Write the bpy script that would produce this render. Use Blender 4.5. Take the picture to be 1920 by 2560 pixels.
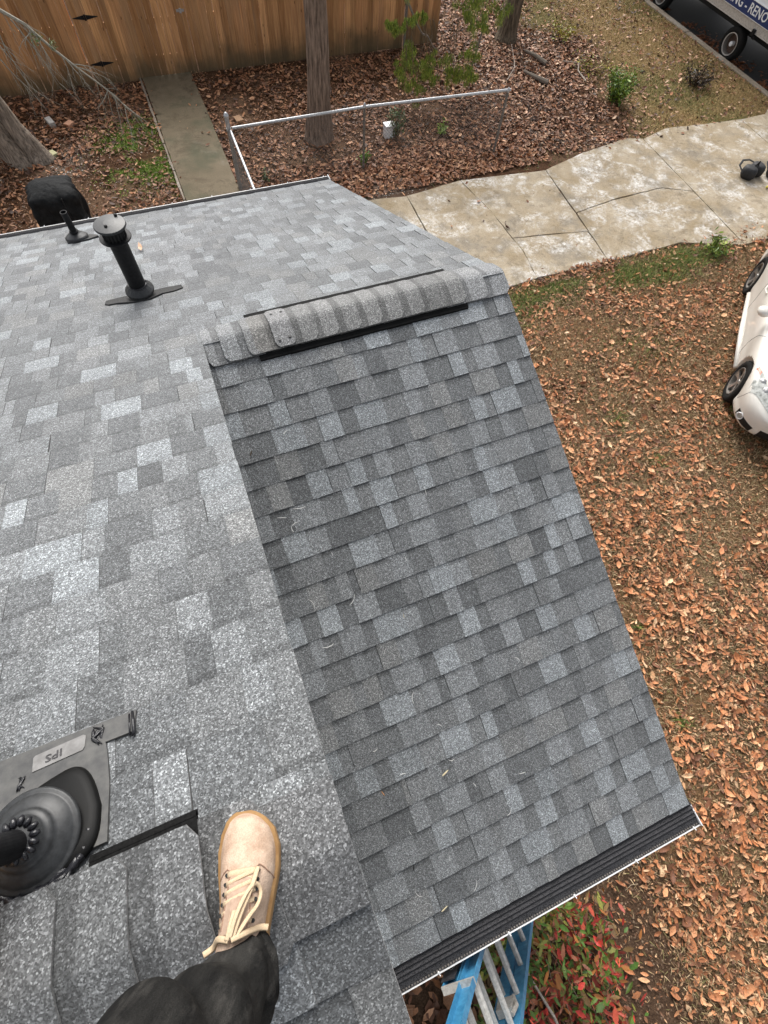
import bpy, bmesh, math, random
import numpy as np
from mathutils import Vector, Matrix
from mathutils.bvhtree import BVHTree
random.seed(7); RNG = np.random.default_rng(7)
S = bpy.context.scene
for o in list(bpy.data.objects): bpy.data.objects.remove(o)
COL = S.collection
R = math.radians

# ---------------------------------------------------------------- camera, sky, sun, exposure
CAMP = (0.05927, -2.12541, 2.03006)
CAMR = (0.447990, -0.058638, -0.384490)
FOC = 1226.96
cam = bpy.data.cameras.new('camera'); camo = bpy.data.objects.new('camera', cam); COL.objects.link(camo)
camo.location = CAMP; camo.rotation_euler = CAMR
cam.sensor_fit = 'HORIZONTAL'; cam.sensor_width = 36.0; cam.lens = 36.0 * FOC / 1920.0
cam.clip_start = 0.02; cam.clip_end = 2000
S.camera = camo
SUN_EL, SUN_AZ = R(42), R(12)          # azimuth measured from +Y towards +X
w = bpy.data.worlds.new('World'); S.world = w; w.use_nodes = True
nt = w.node_tree; bg = nt.nodes['Background']
sky = nt.nodes.new('ShaderNodeTexSky'); sky.sky_type = 'NISHITA'; sky.sun_disc = False
sky.sun_elevation = SUN_EL; sky.sun_rotation = SUN_AZ
sky.air_density = 1.0; sky.dust_density = 4.0; sky.ozone_density = 1.0
hs = nt.nodes.new('ShaderNodeHueSaturation'); hs.inputs['Saturation'].default_value = 0.22
nt.links.new(sky.outputs[0], hs.inputs['Color']); nt.links.new(hs.outputs[0], bg.inputs['Color'])
bg.inputs['Strength'].default_value = 0.15
sl = bpy.data.lights.new('sun', 'SUN'); slo = bpy.data.objects.new('sun', sl); COL.objects.link(slo)
sl.energy = 1.5; sl.angle = R(35); sl.color = (1.0, 0.96, 0.9)
slo.rotation_euler = (-(math.pi/2 - SUN_EL), 0, -SUN_AZ)
slo.location = (0, 0, 30)
S.view_settings.view_transform = 'Standard'; S.view_settings.look = 'None'
S.view_settings.exposure = 0.62; S.view_settings.gamma = 1; S.view_settings.use_curve_mapping = False
S.render.engine = 'CYCLES'; S.render.resolution_x = 768; S.render.resolution_y = 1024

# ---------------------------------------------------------------- key dimensions (metres)
PS = 0.40184            # roof pitch, rise per metre
KK = math.sqrt(1 + PS*PS)
WL = 1.8185             # right rake of the lower wing
YB = 3.314              # back eave (shingle edge)
YF = -3.161             # front eave of the wing (shingle edge)
YR = -2.27              # high ridge
ZR = -PS*YR
G = -4.0                # ground
EXP = 0.143             # shingle exposure

# ---------------------------------------------------------------- material helpers
def mat(name, col=(0.5,0.5,0.5), rough=0.8, metal=0.0, spec=0.5):
    m = bpy.data.materials.new(name); m.use_nodes = True
    b = m.node_tree.nodes['Principled BSDF']
    b.inputs['Base Color'].default_value = (*col, 1); b.inputs['Roughness'].default_value = rough
    b.inputs['Metallic'].default_value = metal; b.inputs['Specular IOR Level'].default_value = spec
    return m
class NT:
    def __init__(s, m): s.m = m; s.t = m.node_tree; s.b = s.t.nodes['Principled BSDF']
    def n(s, typ, **kw):
        x = s.t.nodes.new(typ)
        for k, v in kw.items():
            if k in x.inputs: x.inputs[k].default_value = v
            else: setattr(x, k, v)
        return x
    def l(s, a, b): s.t.links.new(a, b)
    def pos(s): return s.n('ShaderNodeNewGeometry').outputs['Position']
    def objc(s): return s.n('ShaderNodeTexCoord').outputs['Object']
    def noise(s, sc, det=3, rough=.55, vec=None, dist=0):
        x = s.n('ShaderNodeTexNoise'); x.inputs['Scale'].default_value = sc; x.inputs['Detail'].default_value = det
        x.inputs['Roughness'].default_value = rough; x.inputs['Distortion'].default_value = dist
        s.l(vec if vec else s.pos(), x.inputs['Vector']); return x.outputs['Fac']
    def vor(s, sc, vec=None, feat='F1', out='Color'):
        x = s.n('ShaderNodeTexVoronoi'); x.feature = feat; x.inputs['Scale'].default_value = sc
        s.l(vec if vec else s.pos(), x.inputs['Vector']); return x.outputs[out]
    def ramp(s, f, stops, const=False):
        x = s.n('ShaderNodeValToRGB'); e = x.color_ramp.elements
        if const: x.color_ramp.interpolation = 'CONSTANT'
        while len(e) < len(stops): e.new(0.5)
        for i, (p, c) in enumerate(stops):
            e[i].position = p
            if isinstance(c, (int, float)): c = (c, c, c)
            e[i].color = (*c, 1)
        s.l(f, x.inputs['Fac']); return x.outputs['Color']
    def mix(s, a, b, f, mode='MIX'):
        x = s.n('ShaderNodeMix'); x.data_type = 'RGBA'; x.blend_type = mode
        for sock, v in ((x.inputs[6], a), (x.inputs[7], b)):
            if isinstance(v, tuple): sock.default_value = (*v, 1)
            elif isinstance(v, (int, float)): sock.default_value = (v, v, v, 1)
            else: s.l(v, sock)
        if isinstance(f, (int, float)): x.inputs[0].default_value = f
        else: s.l(f, x.inputs[0])
        return x.outputs[2]
    def math(s, op, a, b=0.0):
        x = s.n('ShaderNodeMath'); x.operation = op
        for i, v in enumerate((a, b)):
            if isinstance(v, (int, float)): x.inputs[i].default_value = v
            else: s.l(v, x.inputs[i])
        return x.outputs[0]
    def attr(s, name='Col'):
        x = s.n('ShaderNodeAttribute'); x.attribute_name = name; return x.outputs['Color']
    def scalev(s, v, sc):
        x = s.n('ShaderNodeMapping'); x.inputs['Scale'].default_value = sc; s.l(v, x.inputs['Vector']); return x.outputs[0]
    def bump(s, h, st=0.3, dist=0.01):
        x = s.n('ShaderNodeBump'); x.inputs['Strength'].default_value = st; x.inputs['Distance'].default_value = dist
        s.l(h, x.inputs['Height']); s.l(x.outputs[0], s.b.inputs['Normal'])
    def base(s, c): s.l(c, s.b.inputs['Base Color'])
    def rough(s, c): s.l(c, s.b.inputs['Roughness'])

# granule-surfaced asphalt: the tone comes from the piece, the salt-and-pepper from the granules
def m_shingle():
    m = mat('asphalt_shingle', rough=0.85, spec=0.35); t = NT(m)
    sp = t.n('ShaderNodeSeparateColor'); t.l(t.vor(330), sp.inputs[0])
    g1 = t.ramp(sp.outputs[0], [(0, .45), (.28, .72), (.58, 1.0), (.80, 1.46), (.93, 2.2)], True)
    sp2 = t.n('ShaderNodeSeparateColor'); t.l(t.vor(150), sp2.inputs[0])
    g2 = t.ramp(sp2.outputs[1], [(0, .84), (.4, .96), (.7, 1.05), (.88, 1.18)], True)
    g3 = t.ramp(t.noise(70, 3, .7), [(.3, .92), (.5, 1), (.7, 1.09)])
    g4 = t.ramp(t.noise(1.7, 3), [(.35, .88), (.65, 1.1)])
    c = t.mix(t.attr(), g1, 1, 'MULTIPLY'); c = t.mix(c, g2, 1, 'MULTIPLY'); c = t.mix(c, g3, 1, 'MULTIPLY'); c = t.mix(c, g4, 1, 'MULTIPLY')
    t.base(c); t.bump(sp.outputs[0], .55, .003)
    t.b.inputs['Sheen Weight'].default_value = .35; t.b.inputs['Sheen Roughness'].default_value = .5; return m
M_SH = m_shingle()
def m_grain(name, a, b, sc, rough=.7, bump=.2, dist=.004, metal=0, spec=.5, det=4):
    m = mat(name, a, rough, metal, spec); t = NT(m)
    f = t.noise(sc, det, .65); t.base(t.mix(a, b, t.ramp(f, [(.35, 0), (.68, 1)]))); t.bump(f, bump, dist); return m
M_BLK = m_grain('black_painted_metal', (.006,.006,.007), (.014,.014,.015), 60, .5, .15, .002, 0, .2)
M_RUB = m_grain('black_rubber', (.018,.019,.020), (.036,.038,.040), 90, .42, .2, .001, 0, .45)
M_TAR = m_grain('black_roof_sealant', (.006,.006,.008), (.02,.02,.024), 45, .28, .6, .006)
M_TARD = m_grain('dull_tar', (.02,.02,.02), (.055,.055,.055), 120, .85, .6, .004)
M_PLA = m_grain('black_vent_plastic', (.004,.004,.004), (.012,.012,.012), 130, .7, .3, .002, 0, .08)
M_WHT = m_grain('white_aluminium', (.72,.73,.74), (.8,.8,.8), 12, .4, .05)
def m_guard():
    m = mat('perforated_gutter_guard', (.014,.014,.015), .7, spec=.1); t = NT(m)
    v = t.vor(170, None, 'F1', 'Distance'); d = t.ramp(v, [(.25, 0), (.42, 1)])
    t.base(t.mix((.003,.003,.003), (.052,.052,.056), d)); t.bump(d, .7, .002); return m
M_GUARD = m_guard()
def m_suede():
    m = mat('suede', (.6,.4,.3), .95, spec=.15); t = NT(m)
    f = t.noise(26, 4, .6); g = t.noise(420, 2); c = t.mix((.43,.30,.215), (.59,.44,.335), t.ramp(f, [(.36, 0), (.6, 1)]))
    c = t.mix(c, t.ramp(g, [(.3, .85), (.7, 1.1)]), 1, 'MULTIPLY'); t.base(c); t.bump(t.math('ADD', t.math('MULTIPLY', g, .25), t.noise(30, 4, .6, None, .8)), .55, .006); return m
M_SUEDE = m_suede()
M_GUM = m_grain('gum_rubber', (.26,.14,.05), (.36,.21,.085), 40, .55, .1)
M_LACE = m_grain('cotton_lace', (.55,.41,.26), (.68,.53,.36), 500, .9, .4, .001)
def m_denim():
    m = mat('black_denim', (.015,.015,.015), .9, spec=.08); t = NT(m)
    f = t.noise(1, 4, .6, t.scalev(t.pos(), (26, 26, 5))); g = t.noise(700, 2)
    fade = t.ramp(t.noise(1, 5, .6, t.scalev(t.pos(), (42, 42, 12))), [(.52, 0), (.74, 1)])
    c = t.mix((.010,.010,.010), (.034,.033,.031), t.ramp(f, [(.35, 0), (.7, 1)])); c = t.mix(c, (.085,.08,.074), t.math('MULTIPLY', fade, .6))
    c = t.mix(c, t.ramp(g, [(.3, .7), (.7, 1.3)]), 1, 'MULTIPLY'); t.base(c)
    t.bump(t.math('ADD', t.noise(1, 4, .6, t.scalev(t.pos(), (30, 30, 14))), t.math('MULTIPLY', g, .12)), .6, .012); return m
M_DENIM = m_denim()
M_SKIN = m_grain('skin', (.42,.24,.16), (.5,.3,.21), 20, .5, .05)
M_HAIR = m_grain('hair', (.02,.012,.008), (.05,.03,.02), 80, .6, .4)
M_JACK = m_grain('grey_cotton', (.05,.052,.058), (.08,.082,.09), 60, .9, .2)
def m_wood():
    m = mat('cedar_board', (.4,.22,.1), .8, spec=.25); t = NT(m)
    p = t.pos(); oi = t.n('ShaderNodeObjectInfo').outputs['Random']
    v = t.n('ShaderNodeCombineXYZ'); t.l(t.math('MULTIPLY', oi, 37.0), v.inputs[1])
    ad = t.n('ShaderNodeVectorMath'); ad.operation = 'ADD'; t.l(p, ad.inputs[0]); t.l(v.outputs[0], ad.inputs[1]); q = ad.outputs[0]
    gr = t.noise(1, 5, .6, t.scalev(q, (38, 8, 1.6)), .6); big = t.noise(1, 3, .5, t.scalev(q, (4, 1, .7)))
    knot = t.ramp(t.vor(1, t.scalev(q, (9, 1.5, 2.6)), 'F1', 'Distance'), [(.05, 1), (.10, 0)])
    c = t.mix((.30,.148,.065), (.60,.345,.165), t.ramp(gr, [(.3, 0), (.7, 1)]))
    c = t.mix(c, t.ramp(oi, [(0, (.68,.6,.52)), (.3, (.92,.88,.82)), (.65, (1.08,1,.95)), (1, (1.3,1.25,1.18))]), 1, 'MULTIPLY')
    c = t.mix(c, (.30,.20,.12), t.ramp(big, [(.5, 0), (.72, .55)]))
    c = t.mix(c, (.05,.022,.01), t.math('MULTIPLY', knot, .85))
    # rain splash and algae at the foot of the boards
    z = t.n('ShaderNodeSeparateXYZ'); t.l(p, z.inputs[0])
    h = t.math('ADD', t.math('ADD', z.outputs[2], 4.0), t.math('MULTIPLY', t.math('SUBTRACT', t.noise(1.3, 4), .5), 1.1))
    st = t.ramp(h, [(.0, .88), (.18, .72), (.5, .12), (.75, 0)])
    c = t.mix(c, (.075,.062,.036), st); t.base(c); t.bump(gr, .35, .004); return m
M_WOOD = m_wood()
def m_conc(name, a, b, white, moss, sc=1.0, wlo=.56, mlo=.5, mstr=.8):
    m = mat(name, a, .88, spec=.3); t = NT(m)
    c = t.mix(a, b, t.ramp(t.noise(1.1*sc, 5, .6), [(.35, 0), (.65, 1)]))
    c = t.mix(c, (a[0]*.42, a[1]*.38, a[2]*.3), t.ramp(t.noise(2.2*sc, 5, .7, None, .4), [(.5, 0), (.72, .75)]))
    c = t.mix(c, moss, t.math('MULTIPLY', t.ramp(t.noise(.8*sc, 4, .6), [(mlo, 0), (mlo+.16, 1)]), mstr))
    wf = t.math('MULTIPLY', t.ramp(t.noise(1.0*sc, 4, .6, None, .6), [(wlo-.06, 0), (wlo+.1, 1)]), t.math('ADD', t.math('MULTIPLY', t.ramp(t.noise(17, 6, .8), [(.46, 0), (.56, 1)]), .62), t.math('MULTIPLY', t.ramp(t.noise(4.5, 4, .7), [(.5, 0), (.6, 1)]), .38)))
    c = t.mix(c, white, wf)
    c = t.mix(c, t.ramp(t.noise(60, 4, .8), [(.3, .60), (.7, 1.38)]), 1, 'MULTIPLY')
    t.base(c); t.bump(t.noise(80, 4, .7), .4, .006); return m
M_DRIVE = m_conc('stained_driveway_concrete', (.29,.225,.14), (.42,.355,.265), (.74,.72,.69), (.20,.175,.14), 1.9, .53, .50, .65)
M_PATH = m_conc('mossy_path_concrete', (.125,.098,.06), (.175,.14,.092), (.26,.24,.2), (.055,.066,.036), 1.0, .66, .49, .75)
M_CURB = m_conc('weathered_curb_concrete', (.2,.165,.125), (.28,.23,.18), (.4,.38,.34), (.09,.07,.04), 1.4, .6, .56, .5)
def m_attr(name, rough=.8, var=.25, sc=90, bump=.2, spec=.3, trans=0, stretch=None):
    m = mat(name, (.5,.5,.5), rough, spec=spec); t = NT(m)
    f = t.noise(sc, 4, .7, t.scalev(t.pos(), stretch) if stretch else None)
    t.base(t.mix(t.attr(), t.ramp(f, [(.3, 1-var), (.7, 1+var)]), 1, 'MULTIPLY')); t.bump(f, bump, .004); return m
M_LEAF = m_attr('dead_leaf', .62, .3, 55, .2, .4)
M_GREEN = m_attr('living_leaf', .5, .25, 60, .15, .4)
M_GRASS = m_attr('grass_blade', .75, .2, 40, .0, .3)
M_STONE = m_attr('stone_chip', .85, .3, 40, .4)
M_BARK = m_attr('cedar_bark', .95, .75, 1, 1.0, .1, stretch=(30, 30, 3.2))
NT(M_BARK).t.nodes['Bump'].inputs['Distance'].default_value = .03
M_TWIG = m_attr('twig_bark', .9, .35, 45, .3, .15)
def m_ground():
    m = mat('yard_soil', (.1,.07,.05), .97, spec=.1); t = NT(m)
    c = t.attr(); f = t.noise(9, 6, .75); g = t.noise(55, 5, .8)
    c = t.mix(c, t.ramp(f, [(.3, .55), (.5, 1), (.7, 1.45)]), 1, 'MULTIPLY'); c = t.mix(c, t.ramp(g, [(.32, .45), (.5, 1), (.68, 1.7)]), 1, 'MULTIPLY')
    t.base(c); t.bump(t.math('ADD', f, g), .9, .02); return m
M_GRND = m_ground()
M_ROAD = m_grain('asphalt_road', (.014,.014,.014), (.03,.029,.028), 70, .9, .5, .006)  # base colour darkened to stand in for the deep shade of the truck
M_GALV = m_grain('galvanised_steel', (.30,.31,.32), (.52,.53,.55), 35, .45, .2, .002, .55)
M_GALVD = m_grain('weathered_steel', (.13,.115,.10), (.24,.22,.20), 45, .7, .3, .002, .3)
def m_car():
    m = mat('pearl_white_paint', (.74,.71,.65), .32, .0, .5); b = m.node_tree.nodes['Principled BSDF']
    b.inputs['Coat Weight'].default_value = .6; b.inputs['Coat Roughness'].default_value = .08
    t = NT(m); t.base(t.mix((.66,.625,.56), (.76,.735,.68), t.ramp(t.noise(1.6, 3), [(.3, 0), (.7, 1)]))); return m
M_CAR = m_car()
M_TYRE = m_grain('tyre_rubber', (.010,.010,.010), (.020,.019,.018), 50, .9, .3, .004, 0, .15)
M_RIM = m_grain('alloy_rim', (.42,.41,.40), (.6,.59,.57), 25, .28, .05, .001, .8)
M_GLASS = mat('dark_car_glass', (.02,.025,.03), .06); M_DARK = mat('dark_recess', (.006,.006,.006), .7)
M_LAMP = m_grain('lamp_lens', (.22,.23,.21), (.62,.63,.60), 14, .08, .1, .004)
M_ORG = mat('orange_reflector', (.5,.09,.03), .2)
M_STEEL = m_grain('trailer_aluminium', (.40,.37,.34), (.60,.57,.53), 30, .5, .1, .002, .35)
M_BLUE = m_grain('navy_panel', (.012,.028,.11), (.02,.04,.14), 8, .4, .05); M_TWH = m_grain('white_panel', (.7,.72,.74), (.8,.8,.8), 8, .45, .05)
M_FIB = m_grain('blue_fibreglass', (.035,.19,.36), (.075,.30,.50), 30, .4, .1)
M_ALU = m_grain('rung_aluminium', (.40,.385,.36), (.62,.6,.56), 60, .45, .15, .002, .35)
M_DECAL = m_grain('worn_black_decal', (.01,.01,.012), (.05,.05,.055), 40, .5, .2); M_LAB = m_grain('grey_label', (.16,.155,.15), (.24,.235,.23), 40, .5, .1)
M_LABT = mat('label_print', (.04,.038,.04), .6); M_COVER = m_grain('black_cover_cloth', (.004,.0045,.005), (.016,.017,.018), 9, .75, .7, .03, 0, .15)
M_SIDING = m_grain('pale_siding', (.5,.48,.44), (.58,.56,.52), 10, .7, .1); M_BAG = m_grain('black_nylon', (.008,.008,.009), (.025,.025,.027), 50, .7, .4)
M_YEL = mat('yellow_strap', (.7,.6,.08), .5); M_NAIL = mat('galvanised_nail', (.03,.03,.03), .5)

# ---------------------------------------------------------------- mesh helpers
ROOT = {}
def setp(o, label=None, cat=None, group=None, kind=None):
    if label: o['label'] = label
    if cat: o['category'] = cat
    if group: o['group'] = group
    if kind: o['kind'] = kind
    return o
def thing(name, loc, label, cat, group=None):
    o = bpy.data.objects.new(name, None); COL.objects.link(o); o.location = loc; o.empty_display_size = .1
    setp(o, label, cat, group); ROOT[o] = Vector(loc); return o
def worldloc(o): return ROOT.get(o, Vector((0,0,0)))
class MB:
    """collects world-space polygons; build() links them as one mesh object"""
    def __init__(s): s.v = []; s.f = []; s.c = []; s.m = []; s.col = (.5,.5,.5); s.mi = 0
    def add(s, vs, fs, col=None, cols=None):
        n = len(s.v); s.v += [tuple(x) for x in vs]; s.f += [tuple(i+n for i in f) for f in fs]
        s.c += cols if cols else [col or s.col]*len(fs); s.m += [s.mi]*len(fs)
    def box(s, x0, x1, y0, y1, z0, z1, T=None, col=None):
        v = [(x, y, z) for z in (z0, z1) for y in (y0, y1) for x in (x0, x1)]
        if T: v = [T(p) for p in v]
        s.add(v, [(0,2,3,1), (4,5,7,6), (0,1,5,4), (2,6,7,3), (0,4,6,2), (1,3,7,5)], col)
    def loft(s, rings, cap=True, closed=True, col=None, flip=False):
        n = len(rings[0]); v = [p for r in rings for p in r]; f = []
        for i in range(len(rings)-1):
            for j in range(n if closed else n-1):
                a = i*n+j; b = i*n+(j+1) % n; q = (a, b, b+n, a+n); f.append(q[::-1] if flip else q)
        if cap and closed:
            f.append(tuple(range(n))[::-1]); f.append(tuple(range(len(rings)*n-n, len(rings)*n)))
        s.add(v, f, col)
    def tube(s, pts, rad, n=8, cap=True, col=None, flat=None, up=None):
        pts = [Vector(p) for p in pts]; rings = []; u = None
        if not hasattr(rad, '__len__'): rad = [rad]*len(pts)
        for i, p in enumerate(pts):
            d = (pts[min(i+1, len(pts)-1)] - pts[max(i-1, 0)]).normalized()
            if u is None:
                u = Vector(up) if up else (Vector((0,0,1)) if abs(d.z) < .9 else Vector((1,0,0)))
            elif up: u = Vector(up)
            a = d.cross(u).normalized(); u2 = a.cross(d).normalized(); u = u2
            r = rad[i]; fl = flat if flat else 1
            rings.append([p + a*math.cos(2*math.pi*k/n)*r + u2*math.sin(2*math.pi*k/n)*r*fl for k in range(n)])
        s.loft(rings, cap, col=col)
    def lathe(s, c, prof, n=24, ax=Vector((0,0,1)), ref=None, cap=True, col=None):
        ax = Vector(ax).normalized(); a = ax.cross(Vector((0,0,1)) if abs(ax.z) < .9 else Vector((1,0,0))).normalized(); b = ax.cross(a)
        c = Vector(c)
        s.loft([[c + ax*h + (a*math.cos(2*math.pi*k/n) + b*math.sin(2*math.pi*k/n))*r for k in range(n)] for r, h in prof], cap, col=col)
    def build(s, name, m, parent=None, smooth=False, kind=None, origin=None, attr=True, bevel=0):
        me = bpy.data.meshes.new(name); off = Vector(origin) if origin else worldloc(parent)
        V = [(a-off.x, b-off.y, c-off.z) for a, b, c in s.v]
        me.from_pydata(V, [], s.f)
        ms = m if isinstance(m, (list, tuple)) else [m]
        for q in ms: me.materials.append(q)
        if len(ms) > 1: me.polygons.foreach_set('material_index', s.m)
        if attr:
            at = me.attributes.new('Col', 'FLOAT_COLOR', 'FACE')
            at.data.foreach_set('color', np.array([(*c[:3], 1) for c in s.c], dtype=np.float32).ravel())
        if smooth: me.polygons.foreach_set('use_smooth', [True]*len(me.polygons))
        me.update(); o = bpy.data.objects.new(name, me); COL.objects.link(o)
        if parent: o.parent = parent; ROOT[o] = worldloc(parent)
        if origin and not parent: o.location = off; ROOT[o] = off
        if origin and parent: o.location = off - worldloc(parent); ROOT[o] = off
        if kind: o['kind'] = kind
        if bevel:
            bv = o.modifiers.new('b', 'BEVEL'); bv.width = bevel; bv.segments = 2; bv.limit_method = 'ANGLE'
        return o
def npmesh(name, V, F, C, m, parent=None, kind=None, smooth=False):
    """bulk triangles"""
    me = bpy.data.meshes.new(name); V = np.asarray(V, np.float32); F = np.asarray(F, np.int32)
    if parent: V = V - np.array(worldloc(parent), np.float32)
    me.vertices.add(len(V)); me.vertices.foreach_set('co', V.ravel())
    me.loops.add(F.size); me.loops.foreach_set('vertex_index', F.ravel())
    me.polygons.add(len(F)); me.polygons.foreach_set('loop_start', np.arange(len(F))*F.shape[1])
    me.materials.append(m); at = me.attributes.new('Col', 'FLOAT_COLOR', 'FACE')
    C4 = np.ones((len(F), 4), np.float32); C4[:, :3] = C; at.data.foreach_set('color', C4.ravel())
    if smooth: me.polygons.foreach_set('use_smooth', [True]*len(F))
    me.update(calc_edges=True); me.validate(); o = bpy.data.objects.new(name, me); COL.objects.link(o)
    if parent: o.parent = parent; ROOT[o] = worldloc(parent)
    if kind: o['kind'] = kind
    return o
_NT = RNG.random((64, 64))
def vnoise(x, y, sc):
    x = np.asarray(x, float)*sc+100; y = np.asarray(y, float)*sc+100
    xi = np.floor(x).astype(int); yi = np.floor(y).astype(int); fx = x-xi; fy = y-yi
    fx = fx*fx*(3-2*fx); fy = fy*fy*(3-2*fy); g = lambda a, b: _NT[a % 64, b % 64]
    return (g(xi,yi)*(1-fx)+g(xi+1,yi)*fx)*(1-fy)+(g(xi,yi+1)*(1-fx)+g(xi+1,yi+1)*fx)*fy
def fbm(x, y, sc): return (vnoise(x,y,sc)+.5*vnoise(x,y,sc*2.1)+.25*vnoise(x,y,sc*4.3))/1.75
CM = np.array(Matrix.LocRotScale(Vector(CAMP), camo.rotation_euler, None).inverted())
def toimg(P):       # where a point falls in the view; only used to pick which shingles are large enough to be separate
    q = CM[:3,:3] @ np.array(P) + CM[:3,3]
    return 960+FOC*q[0]/max(-q[2], .05), 1280-FOC*q[1]/max(-q[2], .05), -q[2]
def sstep(a, b, x): t = np.clip((x-a)/(b-a), 0, 1); return t*t*(3-2*t)

# ---------------------------------------------------------------- GROUND (one sheet to the horizon), zones
def zones(x, y):
    """per-point weights: dirt, litter, dry lawn, green, gravel"""
    x = np.asarray(x, float); y = np.asarray(y, float)
    n = fbm(x, y, .55); n2 = fbm(x+31, y-7, 1.3)
    edge = (n-.5)*2.2
    front = sstep(3.9, 3.6, y)
    lawnF = front*sstep(1.9, 2.6, x+edge*.4)
    bare = front*(1-sstep(2.25, 2.75, x+edge*.5))
    back = 1-front
    lawnC = back*sstep(10.2, 11.6, x+edge*1.3-.12*(y-9))
    drylitter = back*(1-lawnC)
    moss = back*np.exp(-((x-.0)**2/.40+(y-9.55)**2/.62))*1.9*sstep(.34, .5, n2)
    moss = np.maximum(moss, back*.7*np.exp(-((x-.35)**2/.02+(y-8.9)**2/1.2)))
    gf = front*sstep(2.7, 3.4, y+edge*.5)*sstep(4.3, 5.0, x)*(.3+.9*sstep(.45,.62,n2))
    gc = lawnC*sstep(.42, .62, n)*.8
    green = np.clip(moss+gf+gc, 0, 1)
    gravel = back*np.clip(np.exp(-((x-4.0)**2/.9+(y-7.05)**2/.06))+.9*np.exp(-((x+1.5)**2/.12+(y-9.6)**2/.2)), 0, 1)
    return dict(lawnF=lawnF, bare=bare, lawnC=lawnC, litter=drylitter, green=green, gravel=gravel, n=n, n2=n2)
def ground_z(x, y):
    return G + (fbm(x, y, .7)-.5)*.05 + (fbm(x, y, 3.1)-.5)*.018
far = np.array([20, 26, 36, 60, 120, 300, 900.])
xs = np.concatenate([-far[::-1]+0, np.arange(-19, 15.0, .13), [15.05], [19,21,26,36,60,120,300,900]])
xs = np.unique(np.round(xs, 3)); ys = np.unique(np.round(np.concatenate([-far[::-1], np.arange(-12, 18, .13), far]), 3))
xs = xs[(xs < -19.5) | (xs > -5)]
X, Y = np.meshgrid(xs, ys); zz = zones(X, Y)
Zg = ground_z(X, Y); Zg = np.where(X > 15.04, G-.2, Zg); Zg = np.where((np.abs(X) > 19.4) | (Y > 18) | (Y < -12), G-.2, Zg)
cl = lambda c: np.array(c)[None, None, :]
Cg = cl((.062,.040,.026))*np.ones(X.shape+(1,))
def lay(C, w, c): return C*(1-w[..., None])+cl(c)*w[..., None]
Cg = lay(Cg, zz['litter'], (.075,.038,.020)); Cg = lay(Cg, zz['litter']*sstep(.55,.68,zz['n2'])*.8, (.14,.085,.052))
Cg = lay(Cg, zz['lawnF']*.95, (.19,.112,.058)); Cg = lay(Cg, zz['lawnF']*sstep(.5,.66,zz['n'])*.7, (.21,.148,.085)); Cg = lay(Cg, zz['lawnF']*sstep(.56,.7,zz['n2'])*.6, (.085,.052,.030))
Cg = lay(Cg, zz['lawnC']*.9, (.215,.145,.066)); Cg = lay(Cg, zz['bare'], (.098,.060,.038)); Cg = lay(Cg, zz['gravel']*.7, (.19,.16,.13))
Cg = lay(Cg, zz['green']*.75, (.055,.075,.020))
farw = np.clip(sstep(18, 21, Y)+sstep(-12, -15, Y)+sstep(18, 21, np.abs(X))+(X < -5)*1.0, 0, 1); Cg = lay(Cg, farw, (.10,.082,.042))
nx, ny = len(xs), len(ys); idx = np.arange(nx*ny).reshape(ny, nx)
Fq = np.stack([idx[:-1,:-1], idx[:-1,1:], idx[1:,1:], idx[1:,:-1]], -1).reshape(-1, 4)
fc = .25*(Cg[:-1,:-1]+Cg[:-1,1:]+Cg[1:,1:]+Cg[1:,:-1]).reshape(-1, 3)
gr = npmesh('ground', np.stack([X, Y, Zg], -1).reshape(-1, 3), Fq, fc, M_GRND, kind='structure', smooth=True)
b = MB(); b.box(15.05, 22, -60, 60, G-.22, G-.10); b.build('road', M_ROAD, kind='structure')

# ---------------------------------------------------------------- driveway (slabs as pieces), path, curb
dw = thing('driveway', (8, 5.4, G), 'white-blotched tan concrete driveway with cracked slabs running to the road', 'driveway'); dw['kind'] = 'structure'; del dw['category']
def slab(name, poly, z1, m, parent, z0=None, gap=.014, jag=.005, bevel=.006):
    c = sum((Vector((*p, 0)) for p in poly), Vector())/len(poly); pts = []
    n = len(poly)
    for i in range(n):
        a = Vector((*poly[i], 0)); d = Vector((*poly[(i+1) % n], 0)); L = (d-a).length; k = max(1, int(L/.18))
        for j in range(k):
            p = a.lerp(d, j/k); q = (c-p).normalized()*gap
            pts.append(p+q+Vector((random.uniform(-1,1), random.uniform(-1,1), 0))*jag)
    z0 = z1-.1 if z0 is None else z0
    mb = MB(); N = len(pts)
    mb.add([(p.x, p.y, z0) for p in pts]+[(p.x, p.y, z1) for p in pts],
           [tuple(range(N, 2*N))]+[(i, (i+1) % N, N+(i+1) % N, N+i) for i in range(N)])
    return mb.build(name, m, parent, bevel=bevel)
zt = G+.028
slab('slab', [(4.50,6.70),(3.88,6.79),(2.4,6.82),(2.4,3.8),(4.4,3.78),(4.43,5.63)], zt, M_DRIVE, dw)
slab('slab', [(4.50,6.70),(4.43,5.63),(4.4,3.78),(5.20,3.76),(5.84,3.81),(5.95,4.53),(5.93,4.93),(5.91,5.68),(5.75,6.85)], zt+.004, M_DRIVE, dw, gap=.007, jag=.010)
slab('slab', [(5.75,6.85),(5.91,5.68),(5.93,4.93),(6.6,4.82),(7.48,4.66),(7.68,6.66)], zt+.002, M_DRIVE, dw, gap=.007, jag=.010)
slab('slab', [(5.93,4.93),(5.95,4.53),(5.84,3.81),(7.40,3.80),(7.48,4.66),(6.6,4.82)], zt-.004, M_DRIVE, dw, gap=.007, jag=.010)
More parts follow.
